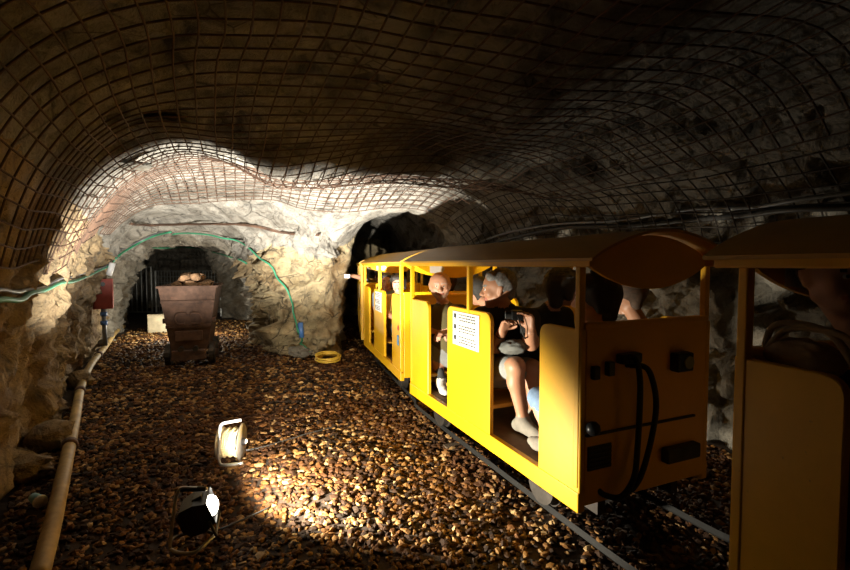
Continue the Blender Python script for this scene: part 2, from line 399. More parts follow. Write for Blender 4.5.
def build_cave():
    h = 0.043; lo = np.array([-9.5, -2.7, -0.25]); n = (315, 417, 74)
    X = lo[0] + h * np.arange(n[0]); Y = lo[1] + h * np.arange(n[1]); Z = lo[2] + h * np.arange(n[2])
    XX, YY = np.meshgrid(X, Y, indexing='ij')
    D = plan_dist(XX, YY); H = roof_h(XX, YY)
    a = np.maximum(1 - D / VR, 0) ** VP
    bz = (np.maximum(Z[None, None, :], 0) / H[:, :, None]) ** VQ
    F = (1 - (a[:, :, None] + bz)).astype(np.float32)
    F[:, :, 0] = F[:, :, 0]
    V, Q = surface_nets(F, lo, h)
    # vertex normals
    def normals(V):
        fn = np.cross(V[Q[:, 2]] - V[Q[:, 0]], V[Q[:, 3]] - V[Q[:, 1]])
        N = np.zeros_like(V)
        for k in range(4): np.add.at(N, Q[:, k], fn)
        return N / (np.linalg.norm(N, axis=1, keepdims=True) + 1e-9)
    N = normals(V)
    Pw = V + 0.18 * np.stack([vnoise(V, 2.3, 11), vnoise(V, 2.3, 12), vnoise(V, 2.3, 13)], 1)
    Pa = Pw * np.array([1, 1, 1.35])
    disp = 0.15 * facets(Pa, 1.7, 21) + 0.10 * facets(Pa, 4.0, 41) + 0.04 * facets(Pa, 9.0, 61) + 0.06 * fbm(V, 3, 4, 5)
    roof = sstep(1.55, 2.0, V[:, 2])
    disp = disp * (1 - roof) + roof * (np.minimum(disp * 0.6, 0.0) - 0.02 + 0.02 * fbm(V, 6, 2, 9))
    near_train = sstep(0.75, 0.35, line_dist(V[:, 0], V[:, 1], [(-1.15, 7.2), (-1.5, 9.6)]))
    disp = disp * (1 - 0.7 * near_train)
    pil = sstep(-3.6, -3.1, V[:, 0]) * sstep(-1.1, -1.4, V[:, 0]) * sstep(6.3, 6.6, V[:, 1]) * sstep(9.5, 8.5, V[:, 1]) * (1 - roof)
    disp = disp * (1 + 0.9 * pil)
    lw = sstep(-1.5, -2.0, V[:, 0]) * sstep(7.6, 6.8, V[:, 1]); disp = disp * (1 - 0.35 * lw)
    V2 = V + N * disp[:, None]
    # split into named pieces of the setting
    C = V2[Q].mean(1); Nf = N[Q].mean(1); x, y, z = C.T
    lab = np.full(len(Q), 1)                                        # wall_left
    tl = (x - 0.74) * 0.918 + (y - 2.12) * 0.396
    lab[tl > 0.3] = 2                                               # wall_right
    lab[(y > 6.4) & (x > -2.9 - 0.35 * (y - 7.5)) & (x < -0.9)] = 3 # wall_pillar
    lab[(y > 9.2) & (x > -1.0) & (tl < 3)] = 2
    lab[(y > 8.0) & (x < -3.0) & (lab == 1)] = 4                    # side tunnel
    lab[(y < -1.0)] = 5
    lab[(Nf[:, 2] < -0.5) & (z > 1.5)] = 0
    names = ['ceiling', 'wall_left', 'wall_right', 'wall_pillar', 'wall_back', 'wall_front']
    mats = ['rock_roof', 'rock_wall', 'rock_grey', 'rock_pale', 'rock_grey', 'rock_grey']
    info = ['rough pale rock roof of the mine gallery', 'jagged ochre rock wall on the left of the gallery', 'dark rock wall behind the yellow train',
            'pale rock pillar between the arched side tunnel and the train tunnel', 'grey rock walls of the arched side tunnel', 'rock wall behind the viewer']
    for k in range(6):
        q = Q[lab == k]
        if not len(q): continue
        u, inv = np.unique(q, return_inverse=True)
        me = mesh_np(names[k], V2[u], inv.reshape(q.shape), True)
        o = link(names[k], me, None, (mats[k],)); tag(o, info[k], None, None, 'structure')
    tri = np.concatenate([Q[:, [0, 1, 2]], Q[:, [0, 2, 3]]])
    return BVHTree.FromPolygons([Vector(v) for v in V2.tolist()], tri.tolist())
CAVE = build_cave()
def hit(px, py, off=0.03):
    r = ray(px, py).normalized(); p, n, i, d = CAVE.ray_cast(CAM, r)
    if p is None: return at_y(px, py, 8)
    if n.dot(r) > 0: n = -n
    return p + n * off

# ---- ground
def floor_z(x, y):
    P = np.stack([np.ravel(x), np.ravel(y), np.zeros(np.size(x))], 1)
    return (0.035 * fbm(P, 0.9, 3, 77)).reshape(np.shape(x)) - 0.03
def build_floor():
    gx = np.linspace(-10, 4.8, 120); gy = np.linspace(-3, 15.5, 150)
    X, Y = np.meshgrid(gx, gy, indexing='ij'); Z = floor_z(X, Y)
    V = np.stack([X.ravel(), Y.ravel(), Z.ravel()], 1)
    i, j = np.meshgrid(np.arange(119), np.arange(149), indexing='ij'); a = (i * 150 + j).ravel()
    me = mesh_np('floor', V, np.stack([a, a + 150, a + 151, a + 1], 1), True)
    tag(link('floor', me, None, ('soil',)), 'dark earth floor of the gallery under the gravel', None, None, 'structure')
build_floor()
def build_gravel():
    rng = np.random.default_rng(3); n0 = 135000
    x = rng.uniform(-6.5, 2.7, n0); y = rng.uniform(1.2, 11.5, n0)
    keep = (plan_dist(x, y) > 0.1) & (rng.random(n0) < np.clip((3.6 / np.maximum(y, 1)) ** 1.25, 0, 1))
    tl = (x - 0.74) * 0.918 + (y - 2.12) * 0.396
    keep &= (tl < 1.9) & (np.abs(x) < y * 1.0 + 0.3)
    x, y = x[keep], y[keep]; n = len(x)
    sz = rng.uniform(0.010, 0.024, n) * (0.85 + 0.13 * np.clip(y - 2, 0, 5))
    t = (1 + 5 ** 0.5) / 2
    base = np.array([(-1, t, 0), (1, t, 0), (-1, -t, 0), (1, -t, 0), (0, -1, t), (0, 1, t), (0, -1, -t), (0, 1, -t), (t, 0, -1), (t, 0, 1), (-t, 0, -1), (-t, 0, 1)]) / 1.9
    tri = np.array([(0, 11, 5), (0, 5, 1), (0, 1, 7), (0, 7, 10), (0, 10, 11), (1, 5, 9), (5, 11, 4), (11, 10, 2), (10, 7, 6), (7, 1, 8), (3, 9, 4), (3, 4, 2), (3, 2, 6), (3, 6, 8), (3, 8, 9), (4, 9, 5), (2, 4, 11), (6, 2, 10), (8, 6, 7), (9, 8, 1)])
    V = base[None] * (1 + rng.uniform(-0.28, 0.28, (n, 12, 1)))
    V = V * np.stack([rng.uniform(0.9, 1.7, n), rng.uniform(0.7, 1.1, n), rng.uniform(0.45, 0.9, n)], 1)[:, None, :]
    tx = rng.uniform(-0.6, 0.6, n); c, s = np.cos(tx)[:, None], np.sin(tx)[:, None]
    V = np.stack([V[..., 0], V[..., 1] * c - V[..., 2] * s, V[..., 1] * s + V[..., 2] * c], -1)
    a = rng.uniform(0, 6.283, n); c, s = np.cos(a)[:, None], np.sin(a)[:, None]
    V = np.stack([V[..., 0] * c - V[..., 1] * s, V[..., 0] * s + V[..., 1] * c, V[..., 2]], -1) * sz[:, None, None]
    V += np.stack([x, y, floor_z(x, y) + sz * rng.uniform(0.1, 0.6, n)], 1)[:, None, :]
    Fq = (tri[None] + 12 * np.arange(n)[:, None, None]).reshape(-1, 3)
    me = mesh_np('gravel', V.reshape(-1, 3), Fq, False)
    tag(link('gravel', me, None, ('gravel',)), 'loose brown and tan gravel covering the gallery floor', 'gravel', None, 'stuff')
build_gravel()

# ---- wire mesh nailed under the roof
def vault_z(x, y):
    D = plan_dist(x, y); a = np.clip(1 - D / VR, 0, 1) ** VP
    return roof_h(x, y) * np.maximum(1 - a, 0) ** (1 / VQ)
def mesh_net(name, label, anchors, dirs, length, step, zmin, lenfun, drop, mat, seed):
    rng = np.random.default_rng(seed); rows = []
    for i, (a, d) in enumerate(zip(anchors, dirs)):
        t = np.linspace(0, length, 1400); x = a[0] + d[0] * t; y = a[1] + d[1] * t
        inside = plan_dist(x, y) > 0.02
        z = np.where(inside, vault_z(x, y), -1)
        bad = np.where((z < zmin(a) ) | ~inside)[0]; e = bad[0] if len(bad) else len(t)
        if e < 8: rows.append(np.zeros((0, 3))); continue
        P = np.stack([x, y, z], 1)[:e]
        s = np.concatenate([[0], np.cumsum(np.linalg.norm(np.diff(P, axis=0), axis=1))])
        L = min(s[-1], lenfun(i)); k = np.arange(0, L, step)
        N = np.stack([np.interp(k, s, P[:, c]) for c in range(3)], 1)
        N = N + 0.012 * np.stack([vnoise(N, 2.0, seed), vnoise(N, 2.0, seed + 1), vnoise(N, 2.0, seed + 2)], 1) * 2
        # hang a little inside the rock
        D = plan_dist(N[:, 0], N[:, 1]); g = 0.02
        nx = (plan_dist(N[:, 0] + g, N[:, 1]) - plan_dist(N[:, 0] - g, N[:, 1])); ny = (plan_dist(N[:, 0], N[:, 1] + g) - plan_dist(N[:, 0], N[:, 1] - g))
        w = np.clip(1 - D / VR, 0, 1); dn = np.stack([nx * w / (2 * g), ny * w / (2 * g), -(1 - w * 0.7)], 1)
        dn /= np.linalg.norm(dn, axis=1, keepdims=True)
        sag = drop + 0.02 * vnoise(N, 0.8, seed + 5)
        rows.append(N + dn * sag[:, None])
    root = empty(name, label, 'wire mesh', None, tuple(rows[len(rows) // 2][0] if len(rows[len(rows) // 2]) else (0, 0, 2)))
    inv = Vector(root.location)
    def wire(P, r, off):
        if len(P) < 3: return
        P = [Vector(p) - inv + Vector((0, 0, off)) for p in P]
        MB().tube(P, r, 5, False, False).build('wire', mat, root, True)
    for r_ in rows: wire(r_, 0.0054, 0)
    mx = max(len(r_) for r_ in rows)
    for j in range(mx):
        seg = []
        for r_ in rows + [np.zeros((0, 3))]:
            if len(r_) > j: seg.append(r_[j])
            else:
                wire(seg, 0.0054, -0.006); seg = []
    return root
def along(P, step):
    P = [Vector((p[0], p[1], 0)) for p in P]; out = []; rem = 0
    for a, b_ in zip(P[:-1], P[1:]):
        L = (b_ - a).length; k = rem
        while k < L: out.append(a.lerp(b_, k / L)); k += step
        rem = k - L
    return out
AX = [(2.62, 0.1), (2.12, 2.3), (1.15, 4.35), (0.3, 6.1)]
anc = along(spline([(x, y, 0) for x, y in AX], 6), 0.115)
na = len(anc)
dl = []
for i in range(na):
    ang = 180 - 12 + 22 * (i / (na - 1)) if False else 196 - 14 * (i / (na - 1))
    dl.append((math.cos(R(ang)), math.sin(R(ang))))
mesh_net('roof_wire_mesh', 'rusty square wire mesh sagging under the whole gallery roof', anc, dl, 7.5, 0.115,
         lambda a: 1.36 if a[1] < 4.2 else 1.36 + 0.45 * min(1, (a[1] - 4.2) / 1.2), lambda i: 9.0, 0.075, 'rust_wire', 5)
anr = along(spline([(x + 0.05, y + 0.02, 0) for x, y in AX], 6), 0.125)
dr = [(math.cos(R(23)), math.sin(R(23)))] * len(anr)
mesh_net('wall_wire_mesh', 'dark wire mesh curving down the vault behind the train', anr, dr, 2.5, 0.125,
         lambda a: 1.50, lambda i: 9.0, 0.07, 'dark_wire', 15)

# ------------------------------------------------------------------ train
CL, CW = 2.22, 0.92
ZF, ZS, ZT, ZE = 0.30, 0.20, 1.09, 1.412       # floor top, sill bottom, panel top, eave
CARS = []
CACHE = {}
def shared(key, make):
    if key not in CACHE: CACHE[key] = make()
    return CACHE[key]
def piece(name, key, mk, mat, parent, smooth=False):
    def f():
        b_ = MB(); mk(b_); me = b_.mesh(name, smooth); me.materials.append(MATS[mat]); return me
    return link(name, shared((name, key), f), parent)
def lens(y0, y1, up, dn, n=14):
    P = []
    for k in range(n + 1):
        u = k / n; P.append((y0 + (y1 - y0) * u, -dn * math.sin(math.pi * u) ** 0.8 if 0 < u < 1 else 0))
    for k in range(1, n):
        u = 1 - k / n; P.append((y0 + (y1 - y0) * u, up * math.sin(math.pi * u) ** 0.8))
    return P
def make_car(loc, rz, label, near=0.315, far=0.41, o1=0.82, o2=1.44, mp=1.11, sign=None, stickers=False, fittings=False):
    car = empty('train_car', label, 'train car', 'cars of the yellow mine train', (loc[0], loc[1], 0), rz)
    T = 0.035; key = (near, far)
    Y = 'yellow_paint'
    piece('floor_plate', 0, lambda b_: b_.box(0.03, CW - 0.03, 0.03, CL - 0.03, ZF - 0.05, ZF - 0.005), 'floor_brown', car)
    for side in (0, 1):
        x0 = 0 if side == 0 else CW - T
        piece('sill', side, lambda b_: b_.box(x0 - 0.004, x0 + T + 0.004, 0, CL, ZS, ZF, 0.006), Y, car)
        for k, (a, c, cor) in enumerate(((0.0, near, 'tr'), (o1, o2, 'tl tr'), (CL - far, CL, 'tl'))):
            p = piece('door_panel', (side, k, key), lambda b_: b_.prism(rounded(a, c, ZF - 0.02, ZT, 0.055, cor), T - 0.004, 'x', x0 + 0.002, 0.004), Y, car)
            if side == 0 and k == 1 and sign:
                sg = piece('notice_sign', sign, lambda b_: b_.prism(rounded(0.95, 1.335, 0.815, 1.06, 0.002, ''), 0.003, 'x', -0.004), 'white_paper', p)
                def prt(b_):
                    rr = random.Random(4)
                    for row in range(3):
                        z = 1.03 - row * 0.08
                        b_.box(-0.0052, -0.0046, 1.278, 1.315, z - 0.018, z + 0.014); b_.box(-0.0052, -0.0046, 1.287, 1.306, z - 0.030, z - 0.023)
                        for ln in range(3):
                            y = 1.24
                            while y > 1.0:
                                w = rr.uniform(0.008, 0.03)
                                b_.box(-0.0052, -0.0046, y - w, y, z + 0.006 - ln * 0.02, z + 0.015 - ln * 0.02); y -= w + 0.008
                tag(piece('sign_print', sign, prt, 'ink', p), kind='stuff')
            if side == 0 and k == 0 and stickers:
                def red(b_):
                    b_.prism([(0.10 + 0.026 * math.cos(a_ * 0.3927), 0.74 + 0.026 * math.sin(a_ * 0.3927)) for a_ in range(16)], 0.003, 'x', -0.004)
                piece('red_reflector', 0, red, 'red_paint', p)
                piece('blue_sticker', 0, lambda b_: b_.box(-0.004, -0.001, 0.07, 0.14, 0.56, 0.66), 'sticker_blue', p)
        for k, s_ in enumerate((0.025, mp, CL - 0.025)):
            piece('post', (side, k), lambda b_: b_.box(x0 - 0.003, x0 + 0.033, s_ - 0.0165, s_ + 0.0165, 0.32 if k != 1 else ZT - 0.04, ZE + 0.02, 0.005), Y, car)
        piece('eave_rail', side, lambda b_: b_.box(x0 - 0.02, x0 + T + 0.02, -0.07, CL + 0.07, ZE - 0.022, ZE + 0.022, 0.006), Y, car)
    for e in (0, 1):
        y0 = 0.0 if e == 0 else CL - 0.03
        w = piece('end_wall', e, lambda b_: b_.box(T, CW - T, y0, y0 + 0.03, ZS + 0.03, ZT + 0.005, 0.004), Y, car)
        piece('end_rail', e, lambda b_: b_.box(T - 0.01, CW - T + 0.01, y0 - 0.004, y0 + 0.034, ZT, ZT + 0.032, 0.008), Y, car)
        g = piece('gable', e, lambda b_: b_.prism([(u, v + ZE + 0.005) for u, v in lens(0.02, CW - 0.02, 0.135, 0.14)], 0.02, 'y', y0 + 0.005), Y, car)
        if e == 1:
            def pap(b_): b_.prism([(0.19, ZE - 0.085), (0.31, ZE - 0.095), (0.345, ZE - 0.045), (0.30, ZE + 0.0), (0.19, ZE + 0.01)], 0.003, 'y', y0 + 0.001)
            piece('white_notice', e, pap, 'white_paper', g)
    # barrel roof
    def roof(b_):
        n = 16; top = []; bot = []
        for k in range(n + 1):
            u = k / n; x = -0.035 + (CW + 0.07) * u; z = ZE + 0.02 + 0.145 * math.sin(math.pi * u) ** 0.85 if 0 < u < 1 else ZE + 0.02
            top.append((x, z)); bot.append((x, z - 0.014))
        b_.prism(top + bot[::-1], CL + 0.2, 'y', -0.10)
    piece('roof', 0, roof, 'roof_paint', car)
    # benches, two bays face to face
    for k, (a, c, back) in enumerate(((0.04, 0.34, 0.04), (0.90, 1.26, 1.26), (1.29, 1.56, 1.29), (CL - 0.36, CL - 0.04, CL - 0.04))):
        bn = piece('bench', k, lambda b_: b_.box(0.05, CW - 0.05, a, c, 0.432, 0.462, 0.008), 'seat_yellow', car)
        for q, xx in enumerate((0.06, CW - 0.09)):
            yy = a if k in (0, 2) else c - 0.03
            piece('bench_leg', (k, q), lambda b_: b_.box(xx, xx + 0.03, yy, yy + 0.03, ZF - 0.006, 0.433), 'seat_yellow', bn)
    piece('bench_back', 0, lambda b_: b_.box(0.05, CW - 0.05, 1.262, 1.288, 0.46, 0.98, 0.006), 'seat_yellow', car)
    # running gear
    for q, xx in enumerate((0.17, CW - 0.22)):
        piece('frame_beam', q, lambda b_: b_.box(xx, xx + 0.05, 0.05, CL - 0.05, 0.13, ZF - 0.05), 'dark_wire', car)
    for k, s_ in enumerate((0.42, CL - 0.42)):
        ax = piece('axle', k, lambda b_: b_.cyl((0.1, s_, 0.135), (CW - 0.1, s_, 0.135), 0.022, 10), 'dark_steel', car)
        for q, xx in enumerate((0.10, CW - 0.16)):
            piece('wheel', (k, q), lambda b_: (b_.cyl((xx, s_, 0.135), (xx + 0.05, s_, 0.135), 0.112, 20), b_.cyl((xx + (0.05 if q == 0 else -0.012), s_, 0.135), (xx + (0.062 if q == 0 else 0), s_, 0.135), 0.13, 20)), 'dark_steel', car)
    piece('coupling_bar', 0, lambda b_: b_.box(CW / 2 - 0.03, CW / 2 + 0.03, CL - 0.03, CL + 0.30, 0.19, 0.24), 'dark_steel', car)
    if fittings:
        hb = MB().box(0.60, 0.72, -0.055, 0.0, 0.84, 0.94, 0.01).build('tail_lamp', 'black_metal', car)
        MB().cyl((0.675, -0.062, 0.89), (0.675, -0.05, 0.89), 0.034, 20).build('lamp_lens', 'clear_glass', hb)
        MB().box(0.15, 0.19, -0.03, 0.002, 0.86, 0.93, 0.005).build('hose_bracket', 'black_metal', car)
        MB().box(0.06, 0.10, -0.028, 0.002, 0.85, 0.915, 0.006).build('latch', 'dark_steel', car)
        for q, dx in enumerate((0.0, 0.075)):
            pts = spline([(0.27 + dx * 0.3, 0.0, 0.93 - 0.03 * q), (0.27 + dx * 0.6, -0.07, 0.95 - 0.04 * q), (0.29 + dx, -0.085, 0.86), (0.30 + dx * 1.5, -0.08, 0.70), (0.29 + dx * 1.1, -0.08, 0.50), (0.27 + dx * 0.4, -0.08, 0.36 - 0.02 * q), (0.21, -0.06, 0.27), (0.15, -0.02, 0.27), (0.13, 0.01, 0.29)], 6)
            h_ = MB().tube(pts, 0.014, 10).build('brake_hose', 'black_rubber', car, True)
            MB().tube([pts[2], pts[5]], 0.018, 10).build('hose_clamp', 'dark_steel', h_, True)
        MB().box(0.22, 0.35, -0.05, 0.0, 0.915, 0.965, 0.008).build('hose_head', 'black_metal', car)
        MB().ball((0.055, -0.03, 0.62), 0.036, 2).build('round_knob', 'black_metal', car, True)
        MB().box(0.035, 0.80, -0.012, 0.002, 0.572, 0.584, 0.002).build('seam_strip', 'dark_steel', car)
        v_ = MB().box(0.05, 0.20, -0.006, 0.004, 0.40, 0.52, 0.002).build('vent', 'black_metal', car)
        for k in range(5): MB().box(0.055, 0.195, -0.012, -0.004, 0.412 + 0.022 * k, 0.42 + 0.022 * k).build('vent_slat', 'dark_steel', v_)
        MB().box(0.55, 0.80, -0.05, 0.0, 0.36, 0.44, 0.01).build('step_plate', 'dark_steel', car)
    CARS.append((Vector((loc[0], loc[1], 0)), rz)); return car
A1, A2, A3, A4 = math.atan2(0.396, 0.918), math.atan2(0.30, 0.954), math.atan2(0.17, 0.985), math.atan2(0.30, 0.954)
make_car((0.74, 2.12), A1, 'bright yellow open train car with a white notice sign, lit by the floodlight', sign='a', fittings=True)
make_car((-0.25, 4.60), A2, 'yellow train car with red and blue stickers, second along the lit train', near=0.40, far=0.40, sign='a', stickers=True)
make_car((-1.02, 7.16), A3, 'farthest small yellow train car beside the rock pillar', near=0.40, far=0.40, sign='a', stickers=True)
make_car((1.716, -0.60), A4, 'dim unlit yellow train car cut off by the right edge', far=0.32)
def carmat(i): l, a = CARS[i]; return Matrix.Translation(l) @ Matrix.Rotation(a, 4, 'Z')
def CP(i, px, py, w):
    """pixel on the lengthwise plane x=w of car i, in car coordinates"""
    Mi = carmat(i).inverted(); o = Mi @ CAM; d = Mi.to_3x3() @ ray(px, py)
    return o + d * ((w - o.x) / d.x)
# rails and sleepers under the train
mid = [carmat(3) @ Vector((CW / 2, -0.5, 0)), carmat(3) @ Vector((CW / 2, CL, 0)), carmat(0) @ Vector((CW / 2, 0, 0)), carmat(0) @ Vector((CW / 2, CL, 0)),
       carmat(1) @ Vector((CW / 2, 0, 0)), carmat(1) @ Vector((CW / 2, CL, 0)), carmat(2) @ Vector((CW / 2, 0, 0)), carmat(2) @ Vector((CW / 2, CL, 0))]
cl = spline(mid, 8)
trk = empty('rail_track', 'narrow steel rail track under the yellow train', 'rail track', None, mid[2])
def offs(P, w):
    out = []
    for i, p in enumerate(P):
        t = (P[min(i + 1, len(P) - 1)] - P[max(i - 1, 0)]).normalized(); out.append(p + Vector((t.y, -t.x, 0)) * w)
    return out
for s_ in (-0.32, 0.32):
    MB().tube([p - trk.location for p in offs(cl, s_)], 0.02, 4).build('rail', 'black_rubber', trk)
for i, p in enumerate(along([(q.x, q.y) for q in cl], 0.55)):
    j = min(range(len(cl)), key=lambda k: (cl[k] - p).length); t = (cl[min(j + 1, len(cl) - 1)] - cl[max(j - 1, 0)]).normalized()
    M_ = Matrix.Translation(p - trk.location) @ Matrix.Rotation(math.atan2(-t.x, t.y), 4, 'Z')
    o = piece('sleeper', 0, lambda b_: b_.box(-0.43, 0.43, -0.07, 0.07, -0.12, -0.045, 0.008), 'wood_dark', trk); o.matrix_local = M_

# ------------------------------------------------------------------ people (one continuous surface each, grown from tapered limbs)
class Figure:
    def __init__(s): s.P = []
    def cone(s, a, b_, ra, rb, mat, k=0.02):
        s.P.append((np.array(a, float), np.array(b_, float), ra, rb, mat, k)); return s
    def ball(s, a, r, mat, k=0.02): return s.cone(a, a, r, r, mat, k)
    def grow(s, h):
        A = np.array([np.minimum(p[0] - p[2], p[1] - p[3]) for p in s.P] + [np.minimum(p[0] - p[3], p[1] - p[3]) for p in s.P]).min(0) - 3 * h
        B = np.array([np.maximum(p[0] + p[2], p[1] + p[3]) for p in s.P] + [np.maximum(p[0] + p[2], p[1] + p[2]) for p in s.P]).max(0) + 3 * h
        n = np.ceil((B - A) / h).astype(int) + 1
        F = np.full(n, 0.3, np.float32)
        for a, b_, ra, rb, mat, k in s.P:
            r = max(ra, rb) + k + 4 * h
            i0 = np.maximum(np.floor((np.minimum(a, b_) - r - A) / h).astype(int), 0); i1 = np.minimum(np.ceil((np.maximum(a, b_) + r - A) / h).astype(int) + 1, n)
            g = [A[c] + h * np.arange(i0[c], i1[c]) for c in range(3)]
            X = np.stack(np.meshgrid(*g, indexing='ij'), -1)
            d = b_ - a; L2 = max(float(d @ d), 1e-12); t = np.clip(((X - a) @ d) / L2, 0, 1)
            D = np.linalg.norm(X - a - t[..., None] * d, axis=-1) - (ra + (rb - ra) * t)
            sl = tuple(slice(i0[c], i1[c]) for c in range(3)); G = F[sl]
            hh = np.clip(0.5 + 0.5 * (G - D) / k, 0, 1)
            F[sl] = G + (D - G) * hh - k * hh * (1 - hh)
        V, Q = surface_nets(F, A, h)
        C = V[Q].mean(1); best = np.full(len(C), 1e9); lab = np.zeros(len(C), int); mats = []
        for a, b_, ra, rb, mat, k in s.P:
            if mat not in mats: mats.append(mat)
            d = b_ - a; L2 = max(float(d @ d), 1e-12); t = np.clip(((C - a) @ d) / L2, 0, 1)
            D = np.linalg.norm(C - a - t[:, None] * d, axis=1) - (ra + (rb - ra) * t); m = D < best
            best = np.where(m, D, best); lab = np.where(m, mats.index(mat), lab)
        return V, Q, lab, mats
    def build(s, name, parent, org, h):
        V, Q, lab, mats = s.grow(h)
        me = mesh_np(name, V - np.array(org), Q, True)
        o = link(name, me, parent, mats); me.polygons.foreach_set('material_index', lab.astype(np.int32)); return o
def lerp(a, b_, t): return Vector(a).lerp(Vector(b_), t)
def person(ci, label, hip, neck, head, look, right, arms, legs, top, sleeve, pants, skin, hair=None, hair_style='short', shoe='shoe_grey', sock=None, size=1.0, h=0.010, beard=None, sleeve_len=0.5, pants_len=0.8, top2=None, group=None, girth=1.0):
    """joints in coordinates of car ci (x across, y along, z up). right = unit vector to the person's right at the shoulders.
    arms: {+1/-1: (elbow, wrist, hand_dir)}, legs: {+1/-1: (knee, ankle, toe_dir)}"""
    hip, neck, head, look, right = (Vector(v) for v in (hip, neck, head, look, right)); look.normalize(); right.normalize()
    s = size; F = Figure(); g = girth
    spine = neck - hip; fwd = Vector((0, 0, 1)).cross(right).normalized(); 
    hr = Vector((look.y, -look.x, 0)).normalized(); hu = hr.cross(look).normalized()
    # torso
    w1 = hip + spine * 0.30; w2 = hip + spine * 0.62; w3 = hip + spine * 0.84
    for q, (c, wd_, r_) in enumerate(((hip, 0.085, 0.115), (w1, 0.07, 0.115), (w2, 0.095, 0.112), (w3, 0.115, 0.085))):
        m = pants if q == 0 else top
        F.cone(c - right * wd_ * s * g, c + right * wd_ * s * g, r_ * s * g, r_ * s * g, m, 0.05)
    F.cone(hip, w3, 0.115 * s * g, 0.10 * s, top, 0.05)
    F.cone(w3 + fwd * 0.02, neck, 0.075 * s, 0.052 * s, top2 or top, 0.03)
    F.cone(neck, head - hu * 0.06 * s - look * 0.015, 0.052 * s, 0.05 * s, skin, 0.02)
    F.cone(neck - right * 0.03 + Vector((0, 0, -0.008)), neck + right * 0.03 + Vector((0, 0, -0.008)), 0.05 * s, 0.05 * s, top2 or top, 0.012)
    # head
    def H(x, y, z): return head + (hr * x + look * y + hu * z) * s
    F.ball(H(0, -0.02, 0.03), 0.094 * s, skin, 0.02); F.ball(H(0, 0.012, 0.032), 0.085 * s, skin, 0.02)
    F.cone(H(0, 0.025, -0.01), H(0, 0.042, -0.075), 0.070 * s, 0.046 * s, skin, 0.02)
    F.cone(H(-0.045, 0.01, -0.055), H(-0.012, 0.062, -0.088), 0.034 * s, 0.026 * s, beard or skin, 0.02)
    F.cone(H(0.045, 0.01, -0.055), H(0.012, 0.062, -0.088), 0.034 * s, 0.026 * s, beard or skin, 0.02)
    if beard: F.cone(H(-0.018, 0.086, -0.045), H(0.018, 0.086, -0.045), 0.009 * s, 0.009 * s, beard, 0.01)
    F.cone(H(0, 0.090, 0.008), H(0, 0.112, -0.030), 0.010 * s, 0.015 * s, skin, 0.012)
    F.cone(H(-0.012, 0.10, -0.036), H(0.012, 0.10, -0.036), 0.010 * s, 0.010 * s, skin, 0.008)
    for e in (-1, 1):
        F.cone(H(e * 0.018, 0.086, 0.026), H(e * 0.05, 0.070, 0.024), 0.012 * s, 0.010 * s, skin, 0.012)
        F.cone(H(e * 0.014, 0.098, 0.028), H(e * 0.05, 0.080, 0.028), 0.0055 * s, 0.005 * s, beard or hair or 'hair_dark', 0.003)
        F.cone(H(e * 0.088, -0.012, 0.014), H(e * 0.082, -0.002, -0.028), 0.017 * s, 0.012 * s, skin, 0.006)
        F.ball(H(e * 0.042, 0.060, -0.025), 0.030 * s, skin, 0.02)
    F.cone(H(-0.022, 0.088, -0.062), H(0.022, 0.088, -0.062), 0.008 * s, 0.008 * s, 'lips', 0.006)
    # arms
    for e, (el, wr, hd) in arms.items():
        el, wr, hd = Vector(el), Vector(wr), Vector(hd).normalized()
        sh = w3 + right * e * 0.165 * s * g + Vector((0, 0, 0.015))
        F.cone(w3 + right * e * 0.08 * s, sh, 0.075 * s, 0.066 * s, sleeve, 0.04)
        F.cone(sh, el, 0.062 * s, 0.047 * s, sleeve if sleeve_len >= 0.5 else skin, 0.02)
        if sleeve_len < 0.5: F.cone(sh, lerp(sh, el, sleeve_len * 2), 0.068 * s, 0.062 * s, sleeve, 0.008)
        F.cone(el, wr, 0.043 * s, 0.030 * s, skin, 0.02)
        if sleeve_len > 0.5: F.cone(el, lerp(el, wr, (sleeve_len - 0.5) * 2), 0.050 * s, 0.041 * s, sleeve, 0.008)
        # hand: palm, four bent fingers, thumb from the side of the palm
        side = hd.cross(Vector((0, 0, 1)));  side = side if side.length > 0.2 else hd.cross(Vector((1, 0, 0))); side.normalize()
        pn = side.cross(hd).normalized(); pc = wr + hd * 0.055 * s
        for q in (-0.02, 0, 0.02): F.cone(wr + side * q * 0.6 * s, wr + hd * 0.085 * s + side * q * 1.25 * s, 0.017 * s, 0.014 * s, skin, 0.012)
        inn = -pn if pn.z > 0 else pn
        for q, ln in ((-0.032, 0.058), (-0.011, 0.072), (0.011, 0.078), (0.032, 0.068)):
            a = wr + hd * 0.088 * s + side * q * s; k1 = a + (hd * 0.85 + inn * 0.5).normalized() * ln * 0.5 * s; k2 = k1 + (hd * 0.3 + inn * 0.95).normalized() * ln * 0.55 * s
            F.cone(a, k1, 0.0095 * s, 0.009 * s, skin, 0.003); F.cone(k1, k2, 0.009 * s, 0.0075 * s, skin, 0.003)
        a = wr + hd * 0.03 * s + side * e * -0.028 * s; k1 = a + (hd * 0.6 - side * e * 0.7 + inn * 0.4).normalized() * 0.042 * s
        F.cone(a, k1, 0.013 * s, 0.011 * s, skin, 0.008); F.cone(k1, k1 + (hd * 0.9 + inn * 0.5).normalized() * 0.032 * s, 0.0105 * s, 0.0085 * s, skin, 0.003)
